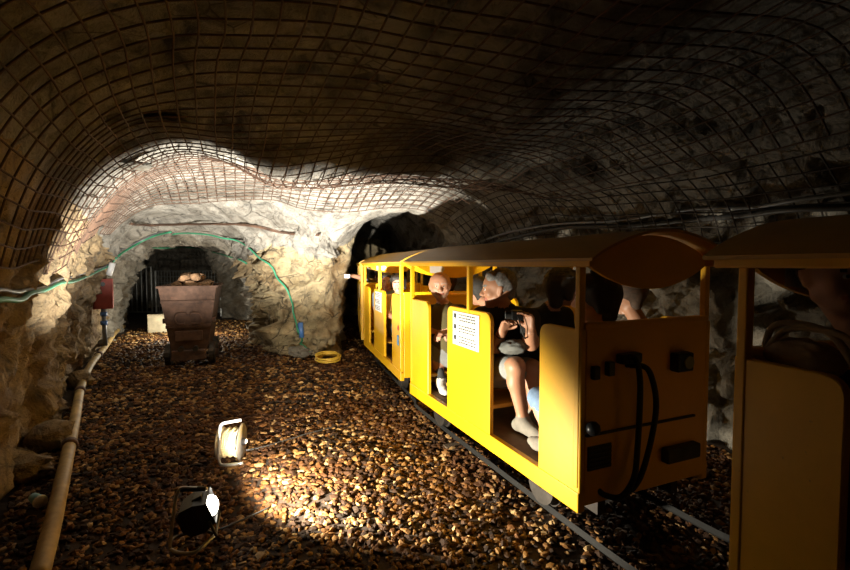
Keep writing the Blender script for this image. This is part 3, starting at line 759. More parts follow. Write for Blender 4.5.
    # legs
    for e, (kn, an, td) in legs.items():
        kn, an, td = Vector(kn), Vector(an), Vector(td).normalized()
        td.z = 0; td.normalize(); an.z = max(an.z, ZF + 0.106 * s)                 # soles rest on the car floor
        hj = hip + right * e * 0.09 * s + Vector((0, 0, -0.01))
        F.cone(hj, kn, 0.088 * s, 0.056 * s, skin if pants_len < 1 else pants, 0.03)
        F.cone(hj, lerp(hj, kn, min(pants_len, 1)), 0.096 * s, (0.096 - 0.026 * min(pants_len, 1)) * s, pants, 0.01)
        lo = skin if pants_len <= 1 else pants
        calf = lerp(kn, an, 0.33) - Vector((td.x, td.y, 0)) * 0.022 * s
        F.cone(kn, calf, 0.054 * s, 0.054 * s, lo, 0.02); F.cone(calf, an, 0.052 * s, 0.034 * s, lo, 0.02)
        if sock: F.cone(lerp(kn, an, 0.78), an, 0.041 * s, 0.039 * s, sock, 0.006)
        heel = an - td * 0.045 * s + Vector((0, 0, -0.055 * s)); ball = an + td * 0.12 * s + Vector((0, 0, -0.066 * s)); toe = an + td * 0.175 * s + Vector((0, 0, -0.068 * s))
        F.cone(an + Vector((0, 0, -0.01)), heel, 0.043 * s, 0.036 * s, shoe, 0.02); F.cone(heel, ball, 0.036 * s, 0.036 * s, shoe, 0.02)
        F.cone(an + Vector((0, 0, -0.02)), ball, 0.040 * s, 0.034 * s, shoe, 0.02); F.cone(ball, toe, 0.036 * s, 0.028 * s, shoe, 0.02)
    base = Vector((hip.x, hip.y, 0.462))
    root = empty('person', label, 'person', group)
    root.matrix_world = carmat(ci) @ Matrix.Translation(base)
    F.build('body', root, base, h)
    eb = []
    for e in (-1, 1):
        o = MB().ball(H(e * 0.031, 0.083, 0.004) - base, 0.0125 * s, 2).build('eye', 'eye_white', root, True)
        MB().ball(H(e * 0.031, 0.0925, 0.004) - base, 0.0068 * s, 1).build('iris', 'eye_dark', o, True)
    if hair:
        G = Figure()
        if hair_style == 'short':
            G.ball(H(0, -0.03, 0.045), 0.098 * s, hair, 0.02); G.cone(H(-0.05, 0.045, 0.085), H(0.05, 0.045, 0.085), 0.034 * s, 0.034 * s, hair, 0.02)
            for e in (-1, 1): G.cone(H(e * 0.075, -0.01, 0.05), H(e * 0.076, -0.02, 0.0), 0.026 * s, 0.016 * s, hair, 0.02)
            G.cone(H(0, -0.075, 0.02), H(0, -0.07, -0.05), 0.05 * s, 0.035 * s, hair, 0.02)
        elif hair_style == 'bushy':
            G.ball(H(0, -0.03, 0.04), 0.116 * s, hair, 0.02); G.cone(H(-0.05, 0.04, 0.085), H(0.05, 0.045, 0.085), 0.045 * s, 0.045 * s, hair, 0.02)
            for e in (-1, 1): G.cone(H(e * 0.08, -0.02, 0.05), H(e * 0.085, -0.035, -0.05), 0.042 * s, 0.03 * s, hair, 0.02)
            G.cone(H(0, -0.08, 0.02), H(0, -0.07, -0.09), 0.07 * s, 0.05 * s, hair, 0.02)
        rr = random.Random(len(label))
        for q in range(110):                                                 # tufts
            a = rr.uniform(0, 6.28); z = rr.uniform(0.1, 1); d = Vector((math.cos(a) * math.sqrt(1 - z * z), math.sin(a) * math.sqrt(1 - z * z), z))
            R0 = 0.088 if hair_style == 'short' else 0.112
            if d.y > 0.6 and z < 0.55: continue
            G.cone(H(0, -0.03, 0.045) + (hr * d.x + look * d.y + hu * d.z) * R0 * s, H(0.006 * rr.uniform(-1, 1), -0.03, 0.045) + (hr * (d.x + 0.1) + look * (d.y + 0.15) + hu * d.z) * (R0 + 0.006) * s, 0.009 * s, 0.004 * s, hair, 0.006)
        G.build('hair', root, base, 0.006)
    return root
def C0(px, py, w): return CP(0, px, py, w)
def C1(px, py, w): return CP(1, px, py, w)
NEAR, FAR = Vector((0, -1, 0)), Vector((0, 1, 0))
# bald man in an olive vest on the far bench, facing back along the train
person(0, 'bald man in olive vest and grey shorts seated in the lit train car', (0.27, 1.95, 0.585), C0(444, 306, 0.24), C0(440, 286, 0.20), (-0.45, -1, -0.02), (-0.95, 0.30, 0),
       {1: (C0(427, 331, 0.12), C0(432, 331, 0.10), (0.9, -0.4, -0.1)), -1: (C0(458, 334, 0.36), C0(447, 332, 0.22), (-0.9, -0.3, -0.1))},
       {1: (C0(434, 347, 0.14), C0(441, 382, 0.15), (-0.25, -1, 0)), -1: (C0(450, 352, 0.27), C0(455, 385, 0.28), (0.1, -1, 0))},
       'cloth_olive', 'cloth_black', 'cloth_grey', 'skin', None, 'none', 'shoe_white', 'sock_dark', 1.0, 0.009, 'beard_grey', 0.95, 0.85, girth=0.9)
# grey-haired person with a camera
wr1, wr2 = C0(502, 332, 0.10), C0(531, 332, 0.15)
camc = C0(517, 315, 0.10)
person(0, 'grey-haired person in black top and grey shorts holding up a camera', C0(500, 370, 0.245), C0(506, 310, 0.235), C0(498, 289, 0.20), (-0.85, 0.42, -0.05), (-0.66, 0.72, 0),
       {1: (C0(496, 346, 0.10), wr1, camc + Vector((0, 0.07, -0.01)) - wr1), -1: (C0(531, 343, 0.22), wr2, camc + Vector((0.03, -0.08, -0.01)) - wr2)},
       {1: (C0(516, 366, 0.14), C0(523, 418, 0.20), (0.12, -1, -0.12)), -1: (C0(532, 368, 0.32), C0(535, 412, 0.33), (-0.1, -1, 0))},
       'cloth_black', 'cloth_black', 'cloth_grey', 'skin_tan', 'hair_grey', 'short', 'shoe_grey', None, 1.04, 0.009, None, 0.36, 0.80)
r = empty('photo_camera', 'black compact camera held by the grey-haired person', 'camera'); r.matrix_world = carmat(0) @ Matrix.Translation(camc) @ Matrix.Rotation(R(-30), 4, 'Z')
MB().box(-0.035, 0.035, -0.045, 0.045, -0.028, 0.028, 0.006).build('camera_body', 'black_metal', r)
o = MB().cyl((-0.07, 0, 0), (-0.03, 0, 0), 0.026, 18).build('lens', 'black_rubber', r); MB().cyl((-0.072, 0, 0), (-0.069, 0, 0), 0.021, 18).build('lens_glass', 'clear_glass', o)
MB().tube(spline([(0, 0.055, 0.01), (0.05, 0.09, -0.02), (0.06, 0.05, -0.12), (0.04, -0.06, -0.13), (0, -0.055, 0.0)], 5), 0.004, 6).build('strap', 'black_rubber', r, True)
# wristwatch
r = empty('wristwatch', 'dark wristwatch on the wrist of the camera holder', 'watch'); r.matrix_world = carmat(0)
d = (wr1 - C0(496, 346, 0.10)).normalized(); x = d.orthogonal().normalized(); y = d.cross(x); c = wr1 - d * 0.03
MB().tube([c + (x * math.cos(a * 0.3927) + y * math.sin(a * 0.3927)) * 0.033 for a in range(16)], 0.006, 6, True).build('watch_band', 'black_rubber', r, True)
# crumpled jacket on the lap
c = C0(512, 347, 0.15)
def crumple():
    b2 = MB(); bmesh.ops.create_icosphere(b2.bm, subdivisions=4, radius=1); P = np.array([v.co[:] for v in b2.bm.verts])
    k = 1 + 0.20 * np.abs(vnoise(P, 2.4, 3)) + 0.10 * np.abs(vnoise(P, 5.2, 4))
    for v, q in zip(b2.bm.verts, k): v.co = Vector((v.co.x * 0.075 * q, v.co.y * 0.13 * q, v.co.z * 0.045 * q))
    return b2
r = crumple().build('folded_jacket', 'cloth_slate', None, True); r.matrix_world = carmat(0) @ Matrix.Translation(c) @ Matrix.Rotation(R(-12), 4, 'X'); tag(r, 'crumpled dark grey jacket on the lap of the camera holder', 'jacket')
# neighbours in the near car
person(0, 'person with iron grey hair in tan shirt seen from behind, beside bald man', (0.60, 1.44, 0.58), (0.54, 1.50, 1.04), C0(478, 292, 0.50), (0.25, 1, 0), (1, 0.2, 0),
       {1: ((0.78, 1.54, 0.76), (0.70, 1.66, 0.78), (-0.3, 1, 0)), -1: ((0.42, 1.54, 0.78), (0.52, 1.66, 0.80), (0.3, 1, 0))},
       {1: ((0.72, 1.80, 0.72), (0.72, 1.78, 0.40), FAR), -1: ((0.54, 1.80, 0.72), (0.54, 1.78, 0.40), FAR)},
       'cloth_tan', 'cloth_tan', 'cloth_navy', 'skin', 'hair_iron', 'short', 'shoe_grey', None, 1.0, 0.012, None, 0.4, 1.2)
person(0, 'dark-haired person in black in deep shade beside the camera holder', (0.66, 1.10, 0.585), (0.645, 1.03, 1.08), C0(563, 289, 0.66), (0.9, 0.1, 0.0), (-1, -0.1, 0),
       {1: ((0.51, 0.95, 0.82), (0.60, 0.86, 0.80), (0.5, -0.8, 0)), -1: ((0.78, 0.95, 0.82), (0.74, 0.86, 0.80), (-0.3, -0.8, 0))},
       {1: ((0.61, 0.72, 0.72), (0.61, 0.76, 0.40), NEAR), -1: ((0.79, 0.72, 0.72), (0.79, 0.76, 0.40), NEAR)},
       'cloth_black', 'cloth_black', 'cloth_black', 'skin_tan', 'hair_dark', 'bushy', 'shoe_grey', None, 1.0, 0.012, None, 0.9, 1.2, girth=0.95)
person(0, 'dark-haired child in pale shirt and denim shorts behind the near corner post', (0.25, 0.19, 0.57), (0.25, 0.19, 1.02), C0(594, 299, 0.25), (-0.75, 0.75, -0.05), (0.98, 0.2, 0),
       {1: ((0.37, 0.30, 0.80), (0.32, 0.38, 0.79), (-0.4, 1, 0)), -1: ((0.125, 0.30, 0.80), (0.16, 0.38, 0.80), (0.4, 1, 0))},
       {1: ((0.38, 0.47, 0.68), (0.43, 0.37, 0.40), FAR), -1: (C0(537, 397, 0.12), C0(550, 440, 0.105), (0.0, 1, 0))},
       'cloth_white', 'cloth_white', 'cloth_denim', 'skin', 'hair_dark', 'bushy', 'shoe_grey', None, 0.95, 0.011, None, 0.4, 0.93)
person(0, 'brown-haired person in dark jacket on the far side of the near bench', (0.665, 0.20, 0.59), (0.665, 0.22, 1.02), C0(628, 296, 0.66), (0.1, 1, 0), (1, -0.1, 0),
       {1: ((0.79, 0.32, 0.82), (0.75, 0.37, 0.81), (-0.3, 1, 0)), -1: ((0.55, 0.32, 0.82), (0.60, 0.37, 0.81), (0.3, 1, 0))},
       {1: ((0.77, 0.50, 0.72), (0.77, 0.30, 0.40), FAR), -1: ((0.59, 0.50, 0.72), (0.59, 0.30, 0.40), FAR)},
       'cloth_navy', 'cloth_black', 'cloth_black', 'skin_tan', 'hair_brown', 'short', 'shoe_grey', None, 0.95, 0.012, None, 0.9, 1.2)
# second car
def rider(ci, label, hx, hy, face, top, hair, lean=(0, 0, 0), leg=None, style='short', arm=None, pants='cloth_grey', size=0.98, pl=0.8, sl=0.36):
    f = Vector((0, face, 0)); rt = Vector((face, 0, 0)); hip = Vector((hx, hy, 0.58)); nk = hip + Vector((0, 0, 0.46)) + Vector(lean); hd = nk + Vector((0, 0, 0.14)) + Vector(lean) * 0.35
    arms = {}; legs = {}
    for e in (-1, 1):
        s0 = rt * e
        arms[e] = (hip + s0 * 0.20 + f * 0.14 + Vector((0, 0, 0.22)) + Vector(lean) * 0.6, hip + s0 * 0.11 + f * 0.32 + Vector((0, 0, 0.18)) + Vector(lean) * 0.5, f - s0 * 0.3)
        legs[e] = (hip + s0 * 0.09 + f * 0.38 + Vector((0, 0, 0.16)), hip + s0 * 0.09 + f * 0.36 + Vector((0, 0, -0.18)), f)
    if arm: arms[arm[0]] = arm[1]
    if leg: legs[leg[0]] = leg[1]
    lk = f + Vector((-0.45, 0, 0))
    return person(ci, label, hip, nk, hd, lk, rt, arms, legs, top, top, pants, 'skin', hair, style, 'shoe_grey', None, size, 0.013, None, sl, pl)
rider(1, 'dark-haired person in yellow top seated behind the stickers of second car', 0.295, 1.14, -1, 'cloth_yellow', 'hair_dark', (-0.03, -0.02, -0.02), style='bushy', size=0.88, leg=(1, ((0.19, 0.74, 0.72), (0.17, 0.72, 0.40), (0, -1, 0))))
rider(1, 'person in blue grey shirt on the far bench of second car', 0.32, 1.97, -1, 'cloth_blue', 'hair_dark', (-0.03, -0.10, -0.02))
rider(1, 'dark figure on the near bench of the second car', 0.60, 0.19, 1, 'cloth_navy', 'hair_brown', (0, 0.06, 0), pants='cloth_navy', pl=1.2)
rider(2, 'person in the farthest car stretching a hand out with a white object', 0.335, 0.20, 1, 'cloth_blue', 'hair_dark', (-0.01, 0.02, 0.02), arm=(-1, ((0.03, 0.17, 1.19), (-0.14, 0.05, 1.23), (-0.5, -0.85, 0.1))))
c = carmat(2) @ Vector((-0.215, -0.09, 1.225)); r = empty('white_phone', 'small white phone held out of the farthest train car', 'phone', None, c)
MB().box(-0.045, 0.045, -0.01, 0.01, -0.03, 0.03, 0.006).build('phone_case', 'white_plastic', r)
MB().cyl((0.02, -0.014, 0.01), (0.02, -0.009, 0.01), 0.008, 10).build('phone_lens', 'black_metal', r)
# nearest dark car at the right edge
def C3(px, py, w): return CP(3, px, py, w)
person(3, 'shadowy person seated in the dim car at the right edge', (0.31, 1.96, 0.585), (0.28, 1.93, 1.06), C3(838, 277, 0.22), (-0.55, -1, 0), (-0.75, 0.66, 0),
       {1: ((0.16, 1.80, 0.84), (0.24, 1.68, 0.82), (0.5, -0.8, 0)), -1: ((0.46, 1.74, 0.84), (0.40, 1.66, 0.82), (-0.5, -0.8, 0))},
       {1: ((0.22, 1.58, 0.72), (0.22, 1.60, 0.40), NEAR), -1: ((0.40, 1.58, 0.72), (0.40, 1.60, 0.40), NEAR)},
       'cloth_black', 'cloth_black', 'cloth_black', 'skin', 'hair_dark', 'short', 'shoe_grey', None, 1.0, 0.012, None, 0.9, 1.2)
# pale bag with straps beside that person
c = C3(800, 342, 0.105)
r = empty('shoulder_bag', 'pale cloth bag with curved straps inside the dim car', 'bag'); r.matrix_world = carmat(3) @ Matrix.Translation(c)
o = crumple().build('bag_body', 'cloth_tan', r, True); o.scale = (0.75, 0.8, 1.2); o.location = (0.02, 0.0, -0.05)
for q, (dy, hh) in enumerate(((0.0, 0.06), (-0.04, 0.05))):
    MB().tube(spline([(0, 0.11, -0.05), (-0.01, 0.08 + dy, hh * 0.6), (-0.02, dy, hh), (-0.02, -0.10 + dy, hh * 0.6), (-0.01, -0.17 + dy, -0.08)], 6), 0.011, 8).build('bag_strap', 'cloth_tan', r, True)

# ------------------------------------------------------------------ things standing in the gallery
# floodlight on a bent tube stand
def floodlight():
    g = gnd(186, 549)
    r = empty('floodlight', 'lit black portable floodlight on a bent tube stand on the gravel', 'floodlight', None, (g.x, g.y, 0))
    org = Vector((g.x, g.y, 0))
    def P(px, py, dy=0.0): return at_y(px, py, g.y + dy) - org
    # two bent side hoops joined by the ground bars
    for k, (dx, dy) in enumerate(((0.0, 0.0),)):
        pts = [P(207, 489, 0.02), P(184, 488, 0.01), P(178, 492, 0), P(175, 505, 0), P(170, 545, -0.02), P(172, 550, -0.03), P(180, 553, -0.04), P(193, 553, -0.04), P(200, 549, -0.02), P(215, 535, 0.06)]
        MB().tube(spline(pts, 4), 0.0085, 10).build('stand', 'bright_steel', r, True)
        MB().tube([P(181, 489, 0.012), P(206, 489, 0.02)], 0.0125, 10).build('grip', 'black_rubber', r, True)
    MB().tube(spline([P(170, 545, -0.02), P(174, 538, 0.12), P(200, 530, 0.16), P(215, 535, 0.06)], 5), 0.0085, 8).build('rear_bar', 'dark_steel', r, True)
    n = azel(70, 22); zx = Vector((0, 0, 1)).cross(n).normalized(); up = n.cross(zx)
    C = LAMP - org
    M_ = Matrix((zx, n, up)).transposed().to_4x4(); M_.translation = C - n * 0.02
    hb = MB(); hb.bm.free(); hb.bm = bmesh.new()
    prof = [(-0.135, 0.06, 0.058), (-0.12, 0.07, 0.072), (-0.05, 0.088, 0.078), (0.0, 0.09, 0.058), (0.012, 0.092, 0.058)]
    rings = []
    for y, sx, sz in prof:
        rings.append([hb.bm.verts.new(M_ @ Vector((a * sx, y, c * sz))) for a, c in ((-1, -1), (1, -1), (1, 1), (-1, 1))])
    for A, B in zip(rings[:-1], rings[1:]):
        for k in range(4): hb.bm.faces.new((A[k], A[(k + 1) % 4], B[(k + 1) % 4], B[k]))
    hb.bm.faces.new(rings[0][::-1])
    bmesh.ops.recalc_face_normals(hb.bm, faces=hb.bm.faces)
    h = hb.build('housing', 'black_metal', r)
    gl = MB().ball((0, 0, 0), 1, 3, (0.076, 0.045, 0.046))
    for v in gl.bm.verts: v.co = M_ @ Vector((v.co.x, max(v.co.y, -0.004) * 0.8, v.co.z))
    gl.build('glass', 'lamp_glass', h, True)
    for k in range(5):
        MB().box(-0.05 + k * 0.022, -0.045 + k * 0.022, -0.15, -0.12, -0.05, 0.05, 0, M_).build('cooling_fin', 'black_metal', h)
    MB().box(-0.035, 0.035, -0.06, -0.01, 0.068, 0.085, 0.006, M_).build('junction_box', 'black_metal', h)
    MB().tube([M_ @ Vector((-0.10, -0.01, -0.03)), M_ @ Vector((-0.105, -0.01, -0.11)), M_ @ Vector((0.105, -0.01, -0.11)), M_ @ Vector((0.10, -0.01, -0.03))], 0.007, 8).build('bracket', 'black_metal', r, True)
    MB().tube(spline([M_ @ Vector((0.03, -0.05, -0.06)), M_ @ Vector((0.05, -0.05, -0.14)), Vector((0.12, 0.12, 0.03)), Vector((0.3, 0.35, 0.02))], 6), 0.005, 8).build('power_lead', 'cable_black', r, True)
floodlight()
def reel():
    g = gnd(229, 465); org = Vector((g.x, g.y, 0))
    r = empty('cable_reel', 'cream cable wound on a steel framed reel on the gravel', 'cable reel', None, org)
    def P(px, py, dy=0.0): return at_y(px, py, g.y + dy) - org
    for dy in (-0.07, 0.20):
        MB().tube(spline([P(241, 420, dy), P(229, 422, dy), P(222, 424, dy), P(220, 430, dy), P(219, 450, dy), P(219, 460, dy), P(223, 465, dy), P(243, 463, dy)], 4), 0.010, 10).build('frame_hoop', 'bright_steel', r, True)
    c = P(231, 442, 0.06); ax = Vector((1, 0.12, 0)).normalized(); rad = 0.118
    def disc(u, rr, th, nm, mat): MB().cyl(c + ax * u, c + ax * (u + th), rr, 32).build(nm, mat, r, True)
    disc(-0.075, rad, 0.006, 'flange', 'bright_steel'); disc(0.07, rad * 1.08, 0.006, 'flange', 'bright_steel')
    disc(-0.10, 0.025, 0.20, 'axle', 'black_metal'); disc(-0.069, 0.055, 0.138, 'drum', 'black_rubber')
    pts = []; zz = ax.cross(Vector((0, 0, 1))).normalized()
    for k in range(0, 9 * 20):
        a = k / 20 * 6.28318; u = -0.06 + 0.12 * (k / 180); rr = 0.092 + 0.006 * math.sin(k * 0.21)
        pts.append(c + ax * u + (zz * math.cos(a) + Vector((0, 0, 1)) * math.sin(a)) * rr)
    MB().tube(pts, 0.0085, 6).build('wound_cable', 'cable_cream', r, True)
    MB().ball(c + ax * 0.095, 0.02, 2).build('crank_knob', 'white_plastic', r, True)
    q = [gnd(243, 455), gnd(262, 451), gnd(285, 444), gnd(312, 436), gnd(335, 430)]
    MB().tube([p + Vector((0, 0, 0.03)) - org for p in spline(q, 5)], 0.005, 6).build('loose_cable', 'cable_black', r, True)
reel()
# mine cart with ore
def lump(sz, seed, sub=2):
    b_ = MB(); bmesh.ops.create_icosphere(b_.bm, subdivisions=sub, radius=1); rr = random.Random(seed)
    P = np.array([v.co[:] for v in b_.bm.verts]); d = 1 + 0.28 * facets(P + seed * 3.7, 1.3, seed) + 0.05 * fbm(P, 3, 2, seed)
    sc = (rr.uniform(0.85, 1.3), rr.uniform(0.75, 1.1), rr.uniform(0.6, 0.9))
    for v, k in zip(b_.bm.verts, d): v.co = Vector((v.co.x * k * sc[0], v.co.y * k * sc[1], v.co.z * k * sc[2])) * sz
    return b_
def cart():
    g = gnd(190, 366); org = Vector((g.x, g.y, 0))
    c = empty('mine_cart', 'rusty tapered iron mine cart heaped with ore', 'mine cart', None, org, R(20))
    Lc = 0.95; zb, zt = 0.22, 1.10; wb, wt = 0.225, 0.355
    def body(b_):
        o8 = [(-wb, 0, zb), (wb, 0, zb), (wb, Lc - 0.1, zb), (-wb, Lc - 0.1, zb), (-wt, -0.06, zt), (wt, -0.06, zt), (wt, Lc, zt), (-wt, Lc, zt)]
        i8 = [(x * 0.94, y + (0.02 if y < 0.4 else -0.02), z + (0.03 if z < 0.5 else 0)) for x, y, z in o8]
        O = [b_.bm.verts.new(p) for p in o8]; I = [b_.bm.verts.new(p) for p in i8]
        for q in ((0, 1, 5, 4), (1, 2, 6, 5), (2, 3, 7, 6), (3, 0, 4, 7)):
            b_.bm.faces.new([O[k] for k in q]); b_.bm.faces.new([I[k] for k in q][::-1])
        b_.bm.faces.new([O[k] for k in (3, 2, 1, 0)]); b_.bm.faces.new([I[k] for k in (0, 1, 2, 3)])
        for a, d in ((4, 5), (5, 6), (6, 7), (7, 4)): b_.bm.faces.new((O[a], O[d], I[d], I[a]))
    b_ = MB(); body(b_); b_.build('tub', 'rusty_iron', c)
    MB().tube([(-wt - 0.01, -0.07, zt), (wt + 0.01, -0.07, zt), (wt + 0.01, Lc + 0.01, zt), (-wt - 0.01, Lc + 0.01, zt)], 0.018, 6, True).build('rim', 'rusty_iron', c)
    def yf(z): return -0.06 * (z - zb) / (zt - zb)
    def wf(z): return wb + (wt - wb) * (z - zb) / (zt - zb)
    for z, h_ in ((0.90, 0.035), (0.56, 0.045)):
        MB().box(-wf(z) - 0.005, wf(z) + 0.005, yf(z) - 0.03, yf(z) + 0.005, z - h_ / 2, z + h_ / 2, 0.005).build('band', 'rusty_iron', c)
    for s_ in (-1, 1):
        MB().tube(spline([(s_ * 0.02, yf(0.72), 0.72), (s_ * 0.05, -0.08, 0.74), (s_ * 0.13, -0.08, 0.73), (s_ * 0.16, -0.07, 0.66), (s_ * 0.13, -0.07, 0.60), (s_ * 0.04, -0.06, 0.60)], 4), 0.016, 8).build('hook_loop', 'rusty_iron', c, True)
        MB().box(s_ * wf(0.7) - 0.015, s_ * wf(0.7) + 0.03 * s_, 0.05, 0.10, 0.60, 0.66, 0.004).build('side_lug', 'rusty_iron', c)
    MB().box(-0.17, 0.17, -0.07, -0.02, 0.36, 0.50, 0.01).build('front_plate', 'rusty_iron', c)
    MB().box(-0.21, 0.21, -0.12, 0.0, 0.10, 0.235, 0.012).build('bumper', 'rusty_iron', c)
    for s_ in (-1, 1):
        MB().cyl((s_ * 0.09, -0.16, 0.26), (s_ * 0.09, -0.06, 0.26), 0.035, 12).build('buffer_bolt', 'dark_steel', c)
    MB().box(-0.16, 0.16, 0.0, Lc - 0.12, 0.13, 0.23).build('chassis', 'dark_steel', c)
    for y in (0.14, 0.70):
        MB().cyl((-0.30, y, 0.14), (0.30, y, 0.14), 0.02, 8).build('axle', 'dark_steel', c)
        for s_ in (-1, 1):
            w = MB().cyl((s_ * 0.24, y, 0.15), (s_ * 0.31, y, 0.15), 0.155, 20).build('wheel', 'dark_steel', c)
            MB().cyl((s_ * 0.31, y, 0.15), (s_ * 0.335, y, 0.15), 0.05, 10).build('hub', 'rusty_iron', w)
    M_ = Matrix.Translation(org) @ Matrix.Rotation(R(20), 4, 'Z'); rr = random.Random(2)
    k = 0
    for z, nx_, ny_, sp in ((1.00, 4, 5, 0.15), (1.115, 3, 4, 0.16), (1.22, 2, 3, 0.15)):
        for i in range(nx_):
            for j in range(ny_):
                p = M_ @ Vector(((i - (nx_ - 1) / 2) * sp + rr.uniform(-0.02, 0.02), 0.42 + (j - (ny_ - 1) / 2) * 0.165 + rr.uniform(-0.02, 0.02), z + rr.uniform(-0.015, 0.015)))
                o = link('ore_lump', shared(('ore', k % 8), lambda: lump(0.082, k, 2).mesh('ore_lump')), None)
                if not o.data.materials: o.data.materials.append(MATS['ore'])
                o.location = p; o.rotation_euler = (rr.uniform(-0.4, 0.4), rr.uniform(-0.4, 0.4), rr.uniform(0, 6)); k += 1
                tag(o, 'brown ore lump heaped in the mine cart', 'ore lump', 'ore lumps in the mine cart')
cart()
# pale block behind the cart
g = gnd(157, 331)
cb = MB().box(-0.24, 0.24, -0.18, 0.18, 0.0, 0.38, 0.02)
for k in range(3): cb.box(-0.242, 0.242, -0.182, 0.182, 0.375 - 0.001, 0.40, 0.008)
o = cb.build('stone_block', 'concrete'); o.location = (g.x + 0.05, g.y + 0.1, -0.03); o.rotation_euler = (0, 0, R(22)); tag(o, 'pale squared stone block on the floor left of the mine cart', 'block')
# red electrical box on the wall with its downpipe
def redbox():
    p = hit(103, 294, 0.02); base = gnd(104, 346); Yp = min(p.y, base.y) - 0.52
    q = at_y(103, 294, Yp); s_ = Yp / F_PX
    face = math.atan2(-q.x, q.y) * 0.95
    r = empty('electric_box', 'red metal electric box mounted on the rock wall left of the arch', 'electric box', None, q, face)
    MB().box(-8.2 * s_, 8.2 * s_, -0.04, 0.42, -15 * s_, 15 * s_, 0.008).build('case', 'box_red', r)
    dr_ = MB().box(-7 * s_, 7 * s_, -0.052, -0.04, -13.6 * s_, 13.6 * s_, 0.004).build('door', 'box_red', r)
    MB().cyl((0, -0.062, 10 * s_), (0, -0.05, 10 * s_), 2.2 * s_, 14).build('lock', 'black_metal', dr_)
    MB().cyl((-0.2 * s_, 0.0, -15 * s_), (0.6 * s_, 0.0, -52 * s_), 2.0 * s_, 12).build('downpipe', 'pipe_grey', r, True)
    for z in (-20, -29):
        MB().cyl((0, 0.0, (z - 2) * s_), (0, 0.0, (z + 2) * s_), 3.0 * s_, 12).build('coupling', 'blue_plastic', r, True)
redbox()
# long pipe on the ground beside the left wall
pp = [gnd(38, 590), gnd(52, 536), gnd(66, 470), gnd(75, 425), gnd(81, 392), gnd(91, 368), gnd(105, 350), gnd(116, 334), gnd(124, 328)]
pts = spline([p + Vector((0, 0, 0.045)) for p in pp], 6)
r = empty('ground_pipe', 'long tan pipe lying along the foot of the left wall', 'pipe', None, (pts[6].x, pts[6].y, 0)); L0 = r.location
MB().tube([p - L0 for p in pts], 0.042, 12).build('pipe_run', 'pipe_tan', r, True)
for k in (14, 23, 33):
    MB().tube([pts[k] - L0, pts[k + 1].lerp(pts[k], 0.5) - L0], 0.052, 12).build('pipe_joint', 'rusty_iron', r, True)
# cables on the rock
def cable(name, label, px, rad, mat, off=0.03, n=6):
    P = [hit(q.x, q.y, off) for q in spline([(x, y, 0) for x, y in px], 5)]
    for _ in range(3): P = [P[0]] + [(a + b_ * 2 + c) / 4 for a, b_, c in zip(P[:-2], P[1:-1], P[2:])] + [P[-1]]
    b0 = P[len(P) // 2]
    r = empty(name, label, 'cable', None, b0)
    MB().tube([p - b0 for p in P], rad, 8).build('cable_run', mat, r, True)
    return r, P
cab, P = cable('green_cable', 'green cable bundle strung along the left wall and over the arch', [(-12, 307), (10, 301), (30, 293), (55, 284), (78, 279), (98, 271), (109, 264), (120, 254), (133, 244), (150, 235), (170, 230)], 0.017, 'cable_green', 0.04)
MB().tube([p - cab.location + Vector((0, -0.02, 0.035 + 0.02 * math.sin(i * 0.4))) for i, p in enumerate(P)], 0.012, 8).build('second_strand', 'pipe_grey', cab, True)
q = hit(109, 267, 0.06) - cab.location
MB().tube([q + Vector((-0.03, 0, -0.09)), q + Vector((0.0, 0, -0.02)), q + Vector((0.04, 0, 0.10))], 0.045, 12).build('cable_tie', 'white_plastic', cab, True)
cab, P = cable('green_arch_cable', 'thin green cable looping down the right leg of the arch', [(170, 230), (195, 229), (218, 232), (240, 241), (258, 255), (274, 272), (287, 292), (295, 310), (299, 328), (302, 342), (305, 352)], 0.013, 'cable_green', 0.09)
q = hit(301, 328, 0.05) - cab.location
MB().tube([q + Vector((0, 0, 0.11)), q + Vector((0.02, 0, -0.12))], 0.04, 12).build('connector', 'blue_plastic', cab, True)
cable('green_inner_cable', 'short green cable under the inner lip of the arch', [(150, 247), (175, 246), (195, 248), (215, 252), (235, 257), (246, 262)], 0.016, 'cable_green', 0.04)
P = spline([hit(x, y, 0.10) for x, y in ((478, 241), (520, 236), (570, 230), (620, 223), (680, 215), (740, 209), (800, 205), (862, 200))], 6)
b0 = P[20]; r = empty('wall_cable', 'black cable running along the mesh vault above the train', 'cable', None, b0)
MB().tube([p - b0 for p in P], 0.022, 8).build('cable_run', 'cable_black', r, True)
MB().tube([p - b0 + Vector((-0.01, -0.01, 0.06 + 0.02 * math.sin(i * 0.33))) for i, p in enumerate(P)], 0.014, 8).build('second_strand', 'pipe_grey', r, True)
# coil of yellow hose at the pillar foot
g = gnd(328, 362); r = empty('hose_coil', 'coil of yellow hose lying at the foot of the pillar', 'hose', None, (g.x, g.y, 0))
pts = []
for k in range(110):
    a = k / 24 * 6.28318; rr = 0.165 + 0.016 * math.sin(k * 0.37); pts.append((rr * math.cos(a), rr * math.sin(a) * 0.95, 0.03 + 0.0007 * k + 0.02 * math.sin(a)))
MB().tube(pts, 0.012, 8).build('hose', 'hose_yellow', r, True)
